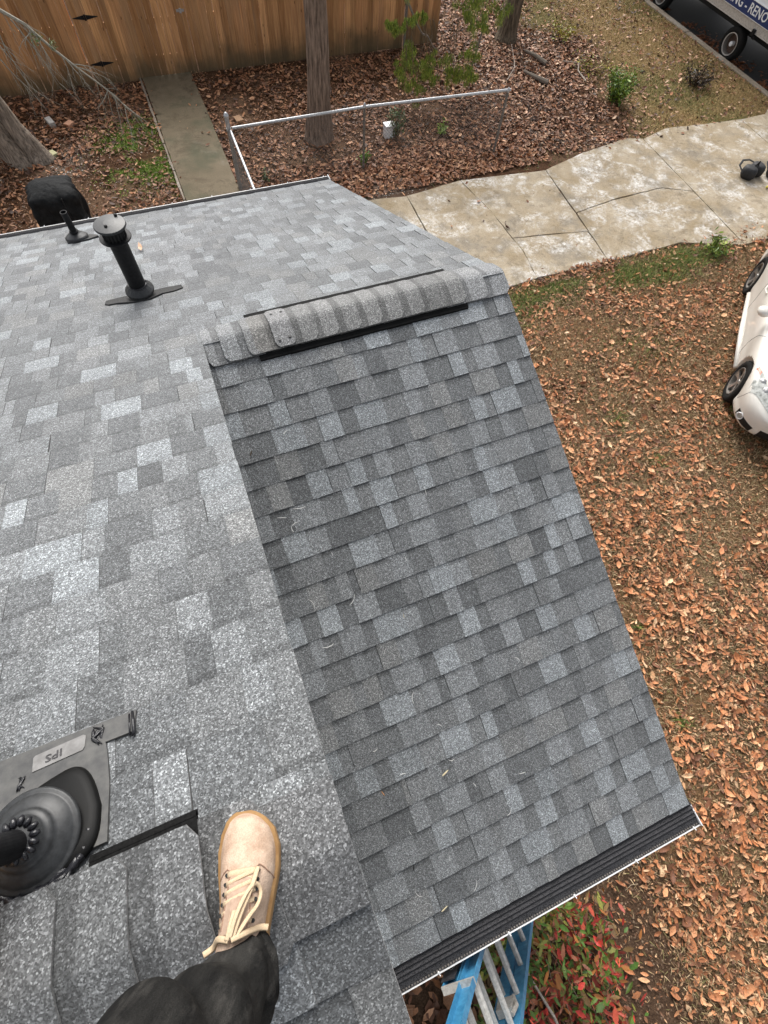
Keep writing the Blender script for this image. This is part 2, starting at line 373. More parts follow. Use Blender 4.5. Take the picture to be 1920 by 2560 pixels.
slab('slab', [(7.68,6.66),(7.56,5.22),(8.5,5.36),(9.82,5.40),(10.42,5.1),(10.49,7.07),(10.12,7.2),(8.8,6.98)], zt+.003, M_DRIVE, dw, gap=.009, jag=.01)
slab('slab', [(7.56,5.22),(7.40,3.80),(9.09,3.80),(10.34,3.35),(10.42,5.1),(9.82,5.4),(8.5,5.36)], zt-.002, M_DRIVE, dw, gap=.009, jag=.01)
slab('slab', [(10.49,7.07),(10.34,3.35),(11.4,3.35),(13.3,3.3),(13.4,7.12),(12.38,7.19),(11.3,7.3)], zt+.001, M_DRIVE, dw)
slab('slab', [(13.4,7.12),(13.3,3.3),(14.84,2.7),(14.84,7.6),(14.2,7.15)], zt-.003, M_DRIVE, dw)
pt = thing('garden_path', (.95, 8, G), 'long mossy concrete strip leading from the house to the wooden gate', 'path'); pt['kind'] = 'structure'; del pt['category']
slab('slab', [(.43,12.28),(.41,8.3),(.40,4.6),(1.42,4.6),(1.44,7.7),(1.50,12.28)], G+.05, M_PATH, pt, gap=0, jag=.006)
b = MB()
for i in range(40):
    y = 4.7+i*.19; b.box(.36+random.uniform(-.01,.01), .40, y, y+.185, G-.05, G+.06+random.uniform(-.008,.008), col=(.5,.48,.45))
b.build('edge_strip', M_CURB, pt)
cb = MB()
for i in range(9):
    y0 = -14+i*3.6
    if 2.5 < y0+1.8 < 7.2: continue
    cb.box(14.86, 15.04, y0, y0+3.58, G-.2, G+.03)
setp(cb.build('kerb', M_CURB, bevel=.015), kind='structure')

# ---------------------------------------------------------------- HOUSE
house = thing('house', (0, 0, G), 'house with grey shingled roof of two ridges and black gutter guards', 'house')
TONES = [(.135,.142,.147), (.158,.166,.171), (.188,.196,.201), (.225,.237,.245), (.272,.292,.305), (.205,.210,.210)]
SLOPES = {
 'back': dict(o=lambda u, v, h: (u, YR + v/KK + h*PS/KK, ZR - PS*v/KK + h/KK)),
 'front': dict(o=lambda u, v, h: (u, -v/KK - h*PS/KK, -PS*v/KK + h/KK)),
 'main_front': dict(o=lambda u, v, h: (u, YR - v/KK - h*PS/KK, ZR - PS*v/KK + h/KK)),
}
def tab(P, u0, u1, v1, h, ln=.165, tone=(.1,.1,.1), jl=0):
    ln = min(ln, v1)
    j = [random.uniform(-.0014, .0014) for _ in range(4)]
    hb = h-.0045*ln/EXP*.9
    vs = [P(u0, v1+j[0]+jl, .0), P(u1, v1+j[1]+jl, .0), P(u1, v1-ln, -.004), P(u0, v1-ln, -.004),
          P(u0, v1+j[0]+jl, h), P(u1, v1+j[1]+jl, h), P(u1, v1-ln, hb), P(u0, v1-ln, hb)]
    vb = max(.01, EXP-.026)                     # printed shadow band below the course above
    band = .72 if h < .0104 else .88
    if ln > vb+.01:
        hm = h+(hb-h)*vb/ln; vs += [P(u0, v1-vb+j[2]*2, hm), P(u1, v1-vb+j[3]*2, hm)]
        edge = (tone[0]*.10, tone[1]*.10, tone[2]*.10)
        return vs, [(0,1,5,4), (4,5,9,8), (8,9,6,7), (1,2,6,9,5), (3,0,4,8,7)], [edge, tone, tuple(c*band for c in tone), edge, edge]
    fs = [(0,1,5,4), (4,5,6,7), (1,2,6,5), (3,0,4,7)]
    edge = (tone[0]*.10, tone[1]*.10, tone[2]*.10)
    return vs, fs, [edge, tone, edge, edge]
tabs = []
def lay_course(sl, u0, u1, v1, seed):
    rr = random.Random(seed); P = SLOPES[sl]['o']; u = u0; tooth = rr.random() < .5; nextj = u0+rr.uniform(.2, .98); last = None
    while u < u1-1e-4:
        wd = rr.choice([.07,.09,.11,.13,.15,.17]) if tooth else rr.choice([.07,.09,.11,.13,.16])
        e = min(u+wd, u1); gap = 0
        if u < nextj <= e+.03: e = min(nextj, u1); nextj += .985; gap = .0028
        if e > u1-.04: e = u1
        k = rr.random()
        if tooth: tone = TONES[4] if k < .26 else TONES[3] if k < .6 else TONES[5] if k < .8 else TONES[2]
        else: tone = TONES[0] if k < .22 else TONES[1] if k < .58 else TONES[2] if k < .9 else TONES[3]
        if tone is TONES[4] and sl != 'front' and v1 < .75: tone = TONES[3]
        if tone == last: tone = TONES[(TONES.index(tone)+1) % 4]
        last = tone; q = rr.uniform(.88, 1.13); tone = tuple(c*q for c in tone)
        h = (.0112 if tooth else .0092)+rr.uniform(-.0006,.0006)
        tabs.append((sl, u, e-gap-.0006, v1, h, tone)); tooth = not tooth; u = e
def visible(P):
    x, y, d = toimg(P); return d > .1 and -60 < x < 1980 and -60 < y < 2620
vend = (YB-YR)*KK
n = int(vend/EXP)
for i in range(n+1):
    v1 = vend - i*EXP
    if v1 < .02: continue
    yy = YR+v1/KK
    lay_course('back', -4.5+random.uniform(0,.1), WL if yy > .12 else 0.0, v1, 100+i)
vf = -YF*KK
for i in range(40):
    v1 = vf - i*EXP
    if v1 < .02: break
    lay_course('front', -.20, WL, v1, 900+i)
vmf = 1.55*KK
for i in range(12):
    if vmf-i*EXP > .02: lay_course('main_front', -4.5, 0.0, vmf-i*EXP, 1300+i)
# shingles that pass behind the raised main rake belong to the lower slope; pick the 300 that show largest
def area(t):
    P = SLOPES[t[0]]['o']; q = [toimg(P(u, v, .01)) for u, v in ((t[1],t[3]),(t[2],t[3]),(t[2],t[3]-EXP),(t[1],t[3]-EXP))]
    if min(a[2] for a in q) < .12: return 0
    cx = sum(a[0] for a in q)/4; cy = sum(a[1] for a in q)/4
    if not (0 < cx < 1920 and 0 < cy < 2560): return 0
    # hidden below the raised edge of the main roof
    if t[0] == 'front' and t[1] < .02: return 1
    return abs(sum(q[i][0]*q[(i+1)%4][1]-q[(i+1)%4][0]*q[i][1] for i in range(4)))/2
tabs.sort(key=area, reverse=True)
decks = {}
for nm, sl, pts in (('back_roof_slope','back',[(-4.5,.0),(-.012,.0),(-.012,(.0-YR)*KK),(WL,(.0-YR)*KK),(WL,vend-.02),(-4.5,vend-.02)]),
                    ('front_roof_slope','front',[(-.205,0),(WL,0),(WL,vf-.02),(-.205,vf-.02)]),
                    ('main_front_roof_slope','main_front',[(-4.5,0),(-.012,0),(-.012,vmf-.02),(-4.5,vmf-.02)])):
    P = SLOPES[sl]['o']; mb = MB(); N = len(pts); q = 0.004 if sl == 'front' else 0
    vs = [P(u, v, -.008) for u, v in pts]+[P(u, v, -.05) for u, v in pts]
    mb.add(vs, [tuple(range(N)), tuple(range(N, 2*N))[::-1]]+[(i, (i+1) % N, N+(i+1) % N, N+i) for i in range(N)], (.04,.04,.04))
    decks[sl] = mb.build(nm, M_TARD, house)
rest = {}
for k, t in enumerate(tabs):
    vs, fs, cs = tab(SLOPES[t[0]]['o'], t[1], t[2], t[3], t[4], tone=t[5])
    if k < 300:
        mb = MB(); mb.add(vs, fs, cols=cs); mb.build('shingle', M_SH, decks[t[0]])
    else: rest.setdefault(t[0], MB()).add(vs, fs, cols=cs)
for sl, mb in rest.items(): mb.build('small_shingles', M_SH, decks[sl], kind='stuff')

# ridge caps
def cap_piece(xe, xh, yr, zr, lift_e, lift_h, tone, parent, half=.140, rounded=True, band=0, name='ridge_cap', both=False, bk=.58):
    """xe = exposed end, xh = hidden end"""
    mb = MB(); nu, nv = 13, 14; top = []; 
    q = random.uniform(.92, 1.1)
    for i in range(nu):
        t = i/(nu-1); x = xe+(xh-xe)*t; L = abs(xh-xe)
        de = t*L; dh = (1-t)*L
        def hw(d): return half-(.028-math.sqrt(max(0,.028**2-(max(0,.028-d))**2)) if rounded else 0)
        w_ = min(hw(de), hw(dh) if both else half)
        lift = lift_e+(lift_h-lift_e)*t; row = []
        for j in range(nv+1):
            y = -w_+2*w_*j/nv
            z = -PS*(math.sqrt(y*y+.022**2)-.012) + lift
            row.append((x+random.uniform(-.0008,.0008), yr+y, zr+z))
        top.append(row)
    v = [p for r in top for p in r]; m = nv+1; f = []; c = []
    for i in range(nu-1):
        for j in range(nv):
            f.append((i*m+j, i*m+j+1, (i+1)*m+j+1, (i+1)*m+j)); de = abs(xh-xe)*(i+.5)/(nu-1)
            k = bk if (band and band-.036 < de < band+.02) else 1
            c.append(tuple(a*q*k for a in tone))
    n0 = len(v); v += [(a, b_, z-.006) for a, b_, z in v]
    per = [j for j in range(m)]+[i*m+nv for i in range(1, nu)]+[(nu-1)*m+j for j in range(nv-1, -1, -1)]+[i*m for i in range(nu-2, 0, -1)]
    for i in range(len(per)):
        a, b_ = per[i], per[(i+1) % len(per)]; f.append((b_, a, a+n0, b_+n0)); c.append(tuple(k*.3 for k in tone))
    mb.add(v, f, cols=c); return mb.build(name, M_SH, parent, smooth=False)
TC = [(.218,.219,.214), (.192,.193,.189), (.235,.236,.232), (.205,.206,.202)]
# lower ridge: left-facing pieces, right-facing pieces, the nailed one on top
RV = .015
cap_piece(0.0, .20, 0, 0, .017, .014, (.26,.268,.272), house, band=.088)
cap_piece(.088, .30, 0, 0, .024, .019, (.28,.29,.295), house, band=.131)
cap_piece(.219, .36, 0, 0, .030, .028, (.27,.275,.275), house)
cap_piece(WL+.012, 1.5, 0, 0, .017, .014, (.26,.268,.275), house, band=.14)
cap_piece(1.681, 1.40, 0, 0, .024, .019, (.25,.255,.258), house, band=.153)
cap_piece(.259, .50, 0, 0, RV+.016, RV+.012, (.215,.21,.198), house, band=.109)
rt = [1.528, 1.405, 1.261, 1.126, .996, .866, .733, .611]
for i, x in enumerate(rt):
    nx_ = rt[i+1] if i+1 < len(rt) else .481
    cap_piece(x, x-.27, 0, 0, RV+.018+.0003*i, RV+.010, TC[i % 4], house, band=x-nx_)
fc_ = cap_piece(.481, .368, 0, 0, RV+.024, RV+.024, (.26,.26,.26), house, both=True); fc_['label'] = 'short capping piece held by four exposed nails'
for x, y in ((.452,-.10), (.458,.085), (.393,-.105), (.40,.08)):
    mb = MB(); z = -PS*(math.sqrt(y*y+.022**2)-.012)+RV+.024
    mb.lathe((x, y, z-.002), [(.0085,0),(.0085,.004),(.004,.006)], 10); mb.build('nail', M_NAIL, fc_)
def ridge_vent(x0, x1, yr, zr, sides=(-1,1), fw=.166, fb=.208):
    for sg in sides:
        fe = fb if sg > 0 else fw
        mb = MB()
        def pt_(x, y, z): return (x, yr+sg*y, zr-PS*y+z)
        for (ya, yb, za, zb) in ((.10,.146,.001,RV+.006), (.146,fe,.006,.020), (.147,.153,RV-.003,RV+.007)):
            v = [pt_(x0,ya,za), pt_(x1,ya,za), pt_(x1,yb,za), pt_(x0,yb,za), pt_(x0,ya,zb), pt_(x1,ya,zb), pt_(x1,yb,zb), pt_(x0,yb,zb)]
            mb.add(v, [(0,1,2,3),(4,7,6,5),(0,4,5,1),(1,5,6,2),(2,6,7,3),(3,7,4,0)])
        o = mb.build('ridge_vent', M_PLA, house)
    fb = MB(); k = int((x1-x0)/.012)
    for sg in sides:
        for i in range(k):
            x = x0+.004+i*.012; y = .149
            v = [(x+a, yr+sg*(y+b_), zr-PS*(y+b_)+c) for a in (0,.004) for b_ in (0,.006) for c in (.010, RV+.004)]
            fb.add(v, [(0,1,3,2),(4,6,7,5),(0,4,5,1),(2,3,7,6),(1,5,7,3),(0,2,6,4)])
    fo = fb.build('vent_fin', M_PLA, o, kind='stuff')
ridge_vent(.262, 1.53, 0, 0)
# high ridge; piece tones lowered to carry the shade around the person
cap_piece(0.002, -.30, YR, ZR, .0135, .012, (.15,.154,.158), house, half=.115, rounded=False, name='ridge_shingle')
cap_piece(-.148, -.42, YR, ZR, .017, .012, (.15,.154,.157), house, band=.115)
ends = [-.262, -.393, -.515, -.64, -.765, -.89, -1.015, -1.14, -1.265, -1.39, -1.515, -1.64]
for i, x in enumerate(ends):
    cap_piece(x, x-.26, YR, ZR, RV+.025, RV+.005, [(.145,.150,.154),(.136,.141,.144),(.15,.155,.158)][i % 3], house, band=.128, bk=.62)
cap_piece(-1.765, -4.5, YR, ZR, RV+.015, RV+.012, (.12,.12,.12), house)
ridge_vent(-.47, -.268, YR, ZR, fw=.158, fb=.158); ridge_vent(-4.4, -.74, YR, ZR, fw=.158, fb=.158)

# rake trim and drip edges
def rake(sl, u, v0, v1, w_, h0, h1, m, name):
    P = SLOPES[sl]['o']; mb = MB()
    mb.add([P(a, b_, c) for c in (h0, h1) for b_ in (v0, v1) for a in (u, u+w_)], [(0,2,3,1),(4,5,7,6),(0,1,5,4),(2,6,7,3),(0,4,6,2),(1,3,7,5)], (.1,.1,.1))
    return mb.build(name, m, house)
rake('back', WL-.02, (0-YR)*KK, vend-.01, .008, -.06, -.001, M_BLK, 'drip_edge')
rake('front', WL-.02, .0, vf-.01, .008, -.06, -.001, M_BLK, 'drip_edge')
rake('back', -.016, 0, (0-YR)*KK, .006, -.05, -.001, M_BLK, 'drip_edge'); rake('main_front', -.016, 0, vmf, .006, -.05, -.001, M_BLK, 'drip_edge')
rake('front', WL-.03, .0, vf-.01, .010, -.2, -.062, M_WHT, 'fascia'); rake('back', WL-.03, (0-YR)*KK, vend-.01, .010, -.2, -.062, M_WHT, 'fascia')
rake('back', -.15, 0, (0-YR)*KK, .010, -.22, -.112, M_WHT, 'fascia'); rake('main_front', -.15, 0, vmf, .010, -.22, -.112, M_WHT, 'fascia')

# gutters with ribbed guards
def gutter(x0, x1, ye, sg, ze, wd=.128):
    """ye shingle edge, sg outward direction"""
    g = MB(); prof = [(-.02,-.006),(.0,-.012),(.012,-.004),(.020,-.014),(.034,-.006),(.043,-.017),(.057,-.010),(.066,-.021),(.078,-.016),(.088,-.026),(wd-.012,-.031),(wd-.004,-.028)]
    for i in range(len(prof)-1):
        (a, za), (c, zc) = prof[i], prof[i+1]
        g.add([(x0, ye+sg*a, ze+za), (x1, ye+sg*a, ze+za), (x1, ye+sg*c, ze+zc), (x0, ye+sg*c, ze+zc)], [(0,1,2,3)])
        g.add([(x0, ye+sg*a, ze+za-.002), (x1, ye+sg*a, ze+za-.002), (x1, ye+sg*c, ze+zc-.002), (x0, ye+sg*c, ze+zc-.002)], [(3,2,1,0)])
    go = g.build('gutter_guard', M_GUARD, house)
    # serrated outer lip
    t_ = MB(); k = int((x1-x0)/.016)
    for i in range(k):
        x = x0+.003+i*.016; t_.box(x, x+.008, min(ye+sg*(wd-.016), ye+sg*(wd-.008)), max(ye+sg*(wd-.016), ye+sg*(wd-.008)), ze-.028, ze-.0245)
    t_.build('guard_teeth', M_GALVD, go, kind='stuff')
    w_ = MB(); A = ye+sg*(wd-.002); B_ = ye+sg*(wd+.004); C_ = ye+sg*(wd-.016); D_ = ye+sg*.012
    def bx(y0, y1, z0, z1): w_.box(x0, x1, min(y0,y1), max(y0,y1), z0, z1)
    bx(A, B_, ze-.075, ze-.027); bx(C_, A-sg*.001, ze-.135, ze-.074); bx(D_, C_, ze-.137, ze-.131); bx(D_, D_+sg*.003, ze-.13, ze-.04)
    gu = w_.build('gutter', M_WHT, house)
    for xc in (x1-.003,):
        c = MB(); c.box(xc, xc+.006, min(D_, B_)-.001, max(D_, B_)+.001, ze-.138, ze-.012); c.build('end_cap', M_WHT, gu)
    x = x1-.05
    while x > x0:
        s_ = MB(); s_.lathe((x, ye+sg*(wd-.004), ze-.027), [(.006,0),(.006,.005),(.003,.007)], 8)
        s_.tube([(x, ye+sg*(wd-.002), ze-.024), (x+.004, ye+sg*(wd+.012), ze-.02)], .003, 5); s_.build('gutter_clip', M_WHT, gu); x -= .42
gutter(-.19, WL+.02, YF, -1, PS*YF)
gutter(-4.5, WL+.02, YB, 1, -PS*YB)
# walls under the roofs
b = MB()
def clap(x0, x1, y0, y1, z0, z1f, out, ax):
    """lapped siding face"""
    z = z0
    while z < z1f:
        t = min(z+.12, z1f); d0, d1 = .018, .004
        if ax == 'x': b.add([(out[0]+out[1]*d0, y0, z), (out[0]+out[1]*d0, y1, z), (out[0]+out[1]*d1, y1, t), (out[0]+out[1]*d1, y0, t)], [(0,1,2,3)])
        else: b.add([(x0, out[0]+out[1]*d0, z), (x1, out[0]+out[1]*d0, z), (x1, out[0]+out[1]*d1, t), (x0, out[0]+out[1]*d1, t)], [(0,1,2,3)])
        z += .12
b.box(-4.4, WL-.25, YB-.30, YB-.28, G-.1, -1.35); b.box(WL-.27, WL-.25, YF+.30, YB-.30, G-.1, -1.38); b.box(-.2, WL-.27, YF+.30, YF+.32, G-.1, -1.3)
clap(-4.4, WL-.25, 0, 0, G-.05, -1.4, (YB-.28, 1), 'y'); clap(-.19, WL-.27, 0, 0, G-.05, -1.34, (YF+.30, -1), 'y'); clap(0, 0, YF+.3, YB-.3, G-.05, -1.38, (WL-.25, 1), 'x')
b.add([(-.20, YF+.30, G), (-.20, -.05, G), (-.20, -.05, -.12), (-.20, YR, ZR-.17), (-.20, YR-1.3, ZR-.17-1.3*PS), (-.20, YR-1.3, G)], [(0,1,2,3,4,5)])
b.add([(-.21, YF+.30, G), (-.21, -.05, G), (-.21, -.05, -.12), (-.21, YR, ZR-.17), (-.21, YR-1.3, ZR-.17-1.3*PS), (-.21, YR-1.3, G)], [(5,4,3,2,1,0)])
b.box(-4.4, -.20, YR-1.3, YR-1.28, G, ZR-.2-1.3*PS); b.box(-4.4, -4.38, YR-1.3, YB-.3, G, -1.45)
b.build('wall', M_SIDING, house)

# ---------------------------------------------------------------- ROOF VENTS
def onb(x, y, h=0): return Vector((x, y, -PS*y+h))
NB = Vector((0, PS, 1)).normalized(); DB = Vector((0, 1, -PS)).normalized()
def slopeT(cx, cy): # local (a along X, b down the slope, h off the slope)
    o = onb(cx, cy, .012); return lambda p: tuple(o+Vector((p[0],0,0))+DB*p[1]+NB*p[2])
def strip(mb, pts, T, h=.004):
    """irregular flat patch given local outline"""
    n = len(pts); mb.add([T((x, y, h)) for x, y in pts]+[T((x, y, -.006)) for x, y in pts], [tuple(range(n))[::-1]]+[(i, (i+1) % n, n+(i+1) % n, n+i) for i in range(n)])
# tall capped pipe
pass
v = thing('vent_pipe', onb(-.28,.9), 'tall black roof pipe topped with a flat round cap', 'vent pipe'); B0 = Vector(onb(-.28,.9))
b = MB(); b.lathe(B0, [(.052,-.05),(.052,.44)], 28); b.build('pipe', M_BLK, v, smooth=False)
b = MB(); b.lathe(B0, [(.05,.418),(.088,.420),(.090,.424),(.088,.428),(.05,.430)], 32); b.build('lower_flange', M_BLK, v)
b = MB()
for k in range(20):
    a = k*math.tau/20; b.box(-.004,.004,-.002,.002,.426,.492, T=lambda p, a=a: (B0.x+math.cos(a)*(.062)+p[0], B0.y+math.sin(a)*.062+p[1], B0.z+p[2]))
b.lathe(B0, [(.054,.425),(.054,.494)], 20); b.build('screen', M_DARK, v)
b = MB(); b.lathe(B0, [(.060,.492),(.086,.490),(.089,.493),(.089,.502),(.086,.505),(.060,.509),(.03,.513),(.005,.514)], 36); tc = b.build('cap', M_RUB, v)
for dx, dy in ((-.02,-.03), (.045,.055)):
    b = MB(); b.lathe(B0+Vector((dx,dy,.505)), [(.0095,0),(.0095,.012),(.004,.015)], 10); b.build('screw', M_BLK, tc)
b = MB(); prof = []; c0 = B0+Vector((0,0,0))
ringr = []
for h, r in ((.052,.088),(.060,.090),(.068,.088),(.098,.060),(.104,.052)):
    ringr.append([c0+Vector((math.cos(a)*(r+(.0022 if k % 3 == 0 and h > .07 else 0)), math.sin(a)*(r+(.0022 if k % 3 == 0 and h > .07 else 0)), h)) for k, a in [(k, k*math.tau/48) for k in range(48)]])
b.loft(ringr, True); b.build('storm_collar', M_RUB, v)
b = MB(); b.lathe(B0, [(.072,-.04),(.066,.03),(.062,.06)], 28); b.build('base_cone', M_BLK, v)
b = MB(); b.tube([B0+Vector((math.cos(a)*.056, math.sin(a)*.056, .103+random.uniform(-.003,.003))) for a in [k*math.tau/16 for k in range(17)]], [random.uniform(.005,.009) for _ in range(17)], 6)
b.build('sealant_bead', M_TAR, v, smooth=True)
b = MB(); T = slopeT(-.28, .9)
o1 = [(-.25+.05*0,-.02)]; pts = [(-.235,-.025),(-.228,.035),(-.15,.046),(-.05,.05),(.06,.045),(.15,.054),(.255,.040),(.262,-.025),(.2,-.05),(.12,-.052),(.05,-.10),(-.06,-.10),(-.15,-.055),(-.21,-.05)]
strip(b, pts, T, .006); b.build('tar_patch', M_TARD, v)
# small pipe near the back eave
v = thing('vent_pipe', onb(-.79,2.7), 'small open-topped black pipe in a rubber boot near the back gutter', 'vent pipe'); B0 = Vector(onb(-.79,2.7))
b = MB(); b.lathe(B0, [(.028,0),(.028,.27),(.0235,.27),(.0235,.1)], 22, cap=False); b.build('pipe', M_BLK, v)
b = MB(); b.lathe(B0, [(.024,.14),(.001,.14)], 20, cap=False); b.build('pipe_bore', M_DARK, v)
b = MB(); b.lathe(B0, [(.075,-.02),(.098,.03),(.096,.045),(.085,.052),(.06,.07),(.038,.083),(.033,.098),(.028,.1)], 30, ax=Vector((0,.25,1))); b.build('rubber_boot', M_RUB, v, smooth=True)
b = MB(); b.lathe(B0, [(.036,.088),(.037,.098),(.03,.104)], 16); b.build('clamp', M_BLK, v)
b = MB(); T = slopeT(-.77, 2.7); strip(b, [(-.11,-.04),(-.10,.07),(-.02,.1),(.08,.09),(.15,.02),(.16,-.03),(.08,-.085),(-.04,-.095),(-.1,-.08)], T, .012); b.build('flashing', M_RUB, v)
# large flashing beside the foot
v = thing('vent_pipe', onb(-.575,-2.04), 'black pipe in a wide ribbed rubber cone on a sealed flashing beside the shoe', 'vent pipe'); B0 = Vector(onb(-.572,-2.045))
T = slopeT(-.555, -2.0); b = MB()
strip(b, [(.170,-.0+.098),(.175,.148),(.12,.150),(-.26,.150),(-.265,.098),(-.11,.094),(-.118,-.02),(-.12,-.11),(.115,-.11),(.118,-.0),(.112,.075),(.108,.098)], T, .0045)
b.build('flashing', m_grain('grey_black_flashing', (.05,.05,.05), (.10,.098,.092), 30, .5, .1), v)
# raised hood: smooth rounded trapezoid
b = MB(); rings = []
for k, (s_, h) in enumerate(((1, .004), (.985, .010), (.94, .015), (.80, .019), (.45,.021))):
    r_ = []
    for i in range(40):
        a = i*math.tau/40; ca, sa = math.cos(a), math.sin(a)
        rx = (abs(ca)**(2/3.6))*math.copysign(1, ca); ry = (abs(sa)**(2/3.2))*math.copysign(1, sa)
        wx = .100*(1-.30*max(0, ry)) ; r_.append(T((.004+rx*wx*s_, -.036+ry*.098*s_+(.26*rx*wx if ry > 0 else 0)*max(0,ry)*s_, h)))
    rings.append(r_)
b.loft(rings, True); b.build('raised_hood', mat('glossy_black_flashing', (.005,.005,.005), .5, spec=.15), v, smooth=True)
AX = Vector((.02, .10, 1)).normalized(); cc = B0+Vector((.005,.0,.030))
b = MB(); b.lathe(cc, [(.082,.006),(.088,.012),(.089,.018),(.085,.022),(.080,.0205),(.077,.024),(.058,.036),(.054,.0365),(.052,.042),(.046,.048),(.042,.048),(.040,.054),(.033,.062),(.027,.066)], 56, ax=AX)
b.build('rubber_cone', M_RUB, v, smooth=True)
b = MB(); b.lathe(B0, [(.0265,.0),(.0265,.42),(.022,.42)], 28, ax=Vector((-.02,0,1))); b.build('pipe', M_BLK, v, smooth=False)
b = MB()
for k in range(15):
    a = k*math.tau/15; c = cc+AX*.067+Vector((math.cos(a)*.0295, math.sin(a)*.0295, random.uniform(-.002,.002)))
    b.tube([c+Vector((math.cos(a), math.sin(a), 0))*q-Vector((0,0,abs(q)*.5)) for q in (-.008,-.003,.004,.010)], [.003,.0062,.0062,.003], 7)
b.build('sealant_bead', M_TAR, v, smooth=True)
b = MB()
for r0, a0, a1, th in ((.092,-150,5,.008),(.100,-140,-8,.0075),(.106,-125,-25,.007),(.097,-158,-60,.0065),(.112,-150,-100,.006),(.094,-20,22,.005)):
    pts = []; rr = []
    for k in range(26):
        a = R(a0+(a1-a0)*k/25); r1 = r0+random.uniform(-.003,.003); x = math.cos(a)*r1; y = math.sin(a)*r1*.98
        P_ = onb(cc.x+x-.004, cc.y+y-.0, .020+random.uniform(-.002,.004)); pts.append(P_); rr.append(th*random.uniform(.6,1.25) if 0 < k < 25 else .002)
    b.tube(pts, rr, 7)
b.build('sealant_blob', M_TAR, v, smooth=True)
for x, y, s_ in ((-.462,-1.886,1), (-.618,-1.925,.7)):
    b = MB()
    for k in range(5): b.tube([onb(x+random.uniform(-.012,.012)*s_, y+.02*q*s_+random.uniform(-.003,.003), .016+.004*math.sin(k+q)) for q in (-1,-.3,.4,1)], [.001,.0045*s_,.004*s_,.001], 6)
    b.build('sealant_dab', M_TAR, v, smooth=True)
b = MB(); b.tube([onb(-.388,-1.862+.0,.018), onb(-.386,-1.885,.019), onb(-.385,-1.912,.018), onb(-.39,-1.918,.016)], [.003,.004,.005,.002], 6); b.tube([onb(-.395,-1.865,.017), onb(-.394,-1.915,.017)], .0025, 5); b.build('sealant_dab', M_TAR, v, smooth=True)
LT = slopeT(-.545, -1.893)
b = MB(); strip(b, [(-.053,-.022),(.050,-.016),(.054,-.010),(.056,.016),(.050,.020),(-.050,.014),(-.054,.010)], LT, .0065); lab = b.build('label', M_LAB, v)
def text(body, size, origin, xdir, ydir, m, name, parent, ext=.0005, sx=1.0, font=None):
    c = bpy.data.curves.new(name, 'FONT'); c.body = body; c.size = size; c.extrude = ext; c.align_x = 'CENTER'; c.align_y = 'CENTER'; c.resolution_u = 2; c.offset = size*.012
    o = bpy.data.objects.new(name, c); bpy.context.view_layer.update()
    me = bpy.data.meshes.new_from_object(o); bpy.data.objects.remove(o)
    me.materials.append(m) if not me.materials else me.materials.__setitem__(0, m)
    o = bpy.data.objects.new(name, me); COL.objects.link(o)
    X_ = Vector(xdir).normalized()*sx; Y_ = Vector(ydir).normalized(); Z_ = X_.normalized().cross(Y_)
    M4 = Matrix.Identity(4)
    for i in range(3): M4[i][0] = X_[i]; M4[i][1] = Y_[i]; M4[i][2] = Z_[i]; M4[i][3] = origin[i]
    me.transform(M4)
    off = worldloc(parent); me.transform(Matrix.Translation(-off)); o.parent = parent; ROOT[o] = off
    return o
lc = Vector(LT((-.010,-.002,.0075)))
text('IPS', .034, lc, (-1,-.06,.024), (-DB[0]*-1, -DB[1]*-1*1, 0) if False else tuple(-DB*-1), M_LABT, 'label_text', lab, .0003, 1.15) if False else text('IPS', .024, lc, tuple(Vector((-1,0,0))-DB*.09), tuple(-DB), M_LABT, 'label_text', lab, .0003, 1.25)

# ---------------------------------------------------------------- FENCES
def fence_boards(root, x0, x1, y, top=-2.17, w_=.142, tilt=0):
    x = x0; k = 0; meshes = []
    for s_ in range(4):
        pass
    while x < x1-.02:
        ww = min(w_-.004+random.uniform(-.004,.003), x1-x); zt_ = top+random.uniform(-.012,.008); yy = y+random.uniform(-.004,.004); z0 = G-.02+random.uniform(0,.03)
        b = MB(); s0 = random.uniform(-.004,.004)
        pr = [(0,z0),(ww,z0),(ww,zt_-.03),(ww-.03,zt_),(.03,zt_),(0,zt_-.03)]
        n_ = len(pr); b.add([(x+a+(s0 if c > -3 else 0), yy-.016, c) for a, c in pr]+[(x+a+(s0 if c > -3 else 0), yy, c) for a, c in pr], [tuple(range(n_)), tuple(range(n_, 2*n_))[::-1]]+[(i, (i+1) % n_, n_+(i+1) % n_, n_+i)[::-1] for i in range(n_)])
        b.build('board', M_WOOD, root, origin=(x, yy, z0)); x += ww+random.choice([.002,.004,.005,.009]); k += 1
    for z in (G+.35, G+.95, G+1.55):
        b = MB(); b.box(x0, x1, y+.006, y+.045, z-.045, z+.045); b.build('rail', M_WOOD, root)
FY = 12.30
fl = thing('wooden_fence', (-3.5, FY, G), 'orange-brown board fence left of the gate behind the forked trunk', 'fence', 'board fence runs'); fence_boards(fl, -6.0, -.56, FY)
fr = thing('wooden_fence', (4, FY, G), 'long orange-brown board fence right of the gate behind the cedar trunk', 'fence', 'board fence runs'); fence_boards(fr, 1.70, 6.75, FY)
f2 = thing('wooden_fence', (7.2, FY+.06, G), 'short end panel of board fence beyond the dark steel post', 'fence', 'board fence runs'); fence_boards(f2, 6.85, 7.75, FY+.07)
for r_, xs_ in ((fl, (-5.9,-3.5,-.62)), (fr, (1.76,4.2,6.7))):
    for x in xs_: b = MB(); b.box(x-.045, x+.045, FY+.05, FY+.14, G, -2.25); b.build('post', M_WOOD, r_)
gt = thing('wooden_gate', (.55, FY, G), 'wide board gate with black strap hinges at the end of the mossy path', 'gate'); fence_boards(gt, -.54, 1.68, FY-.02, top=-2.19)
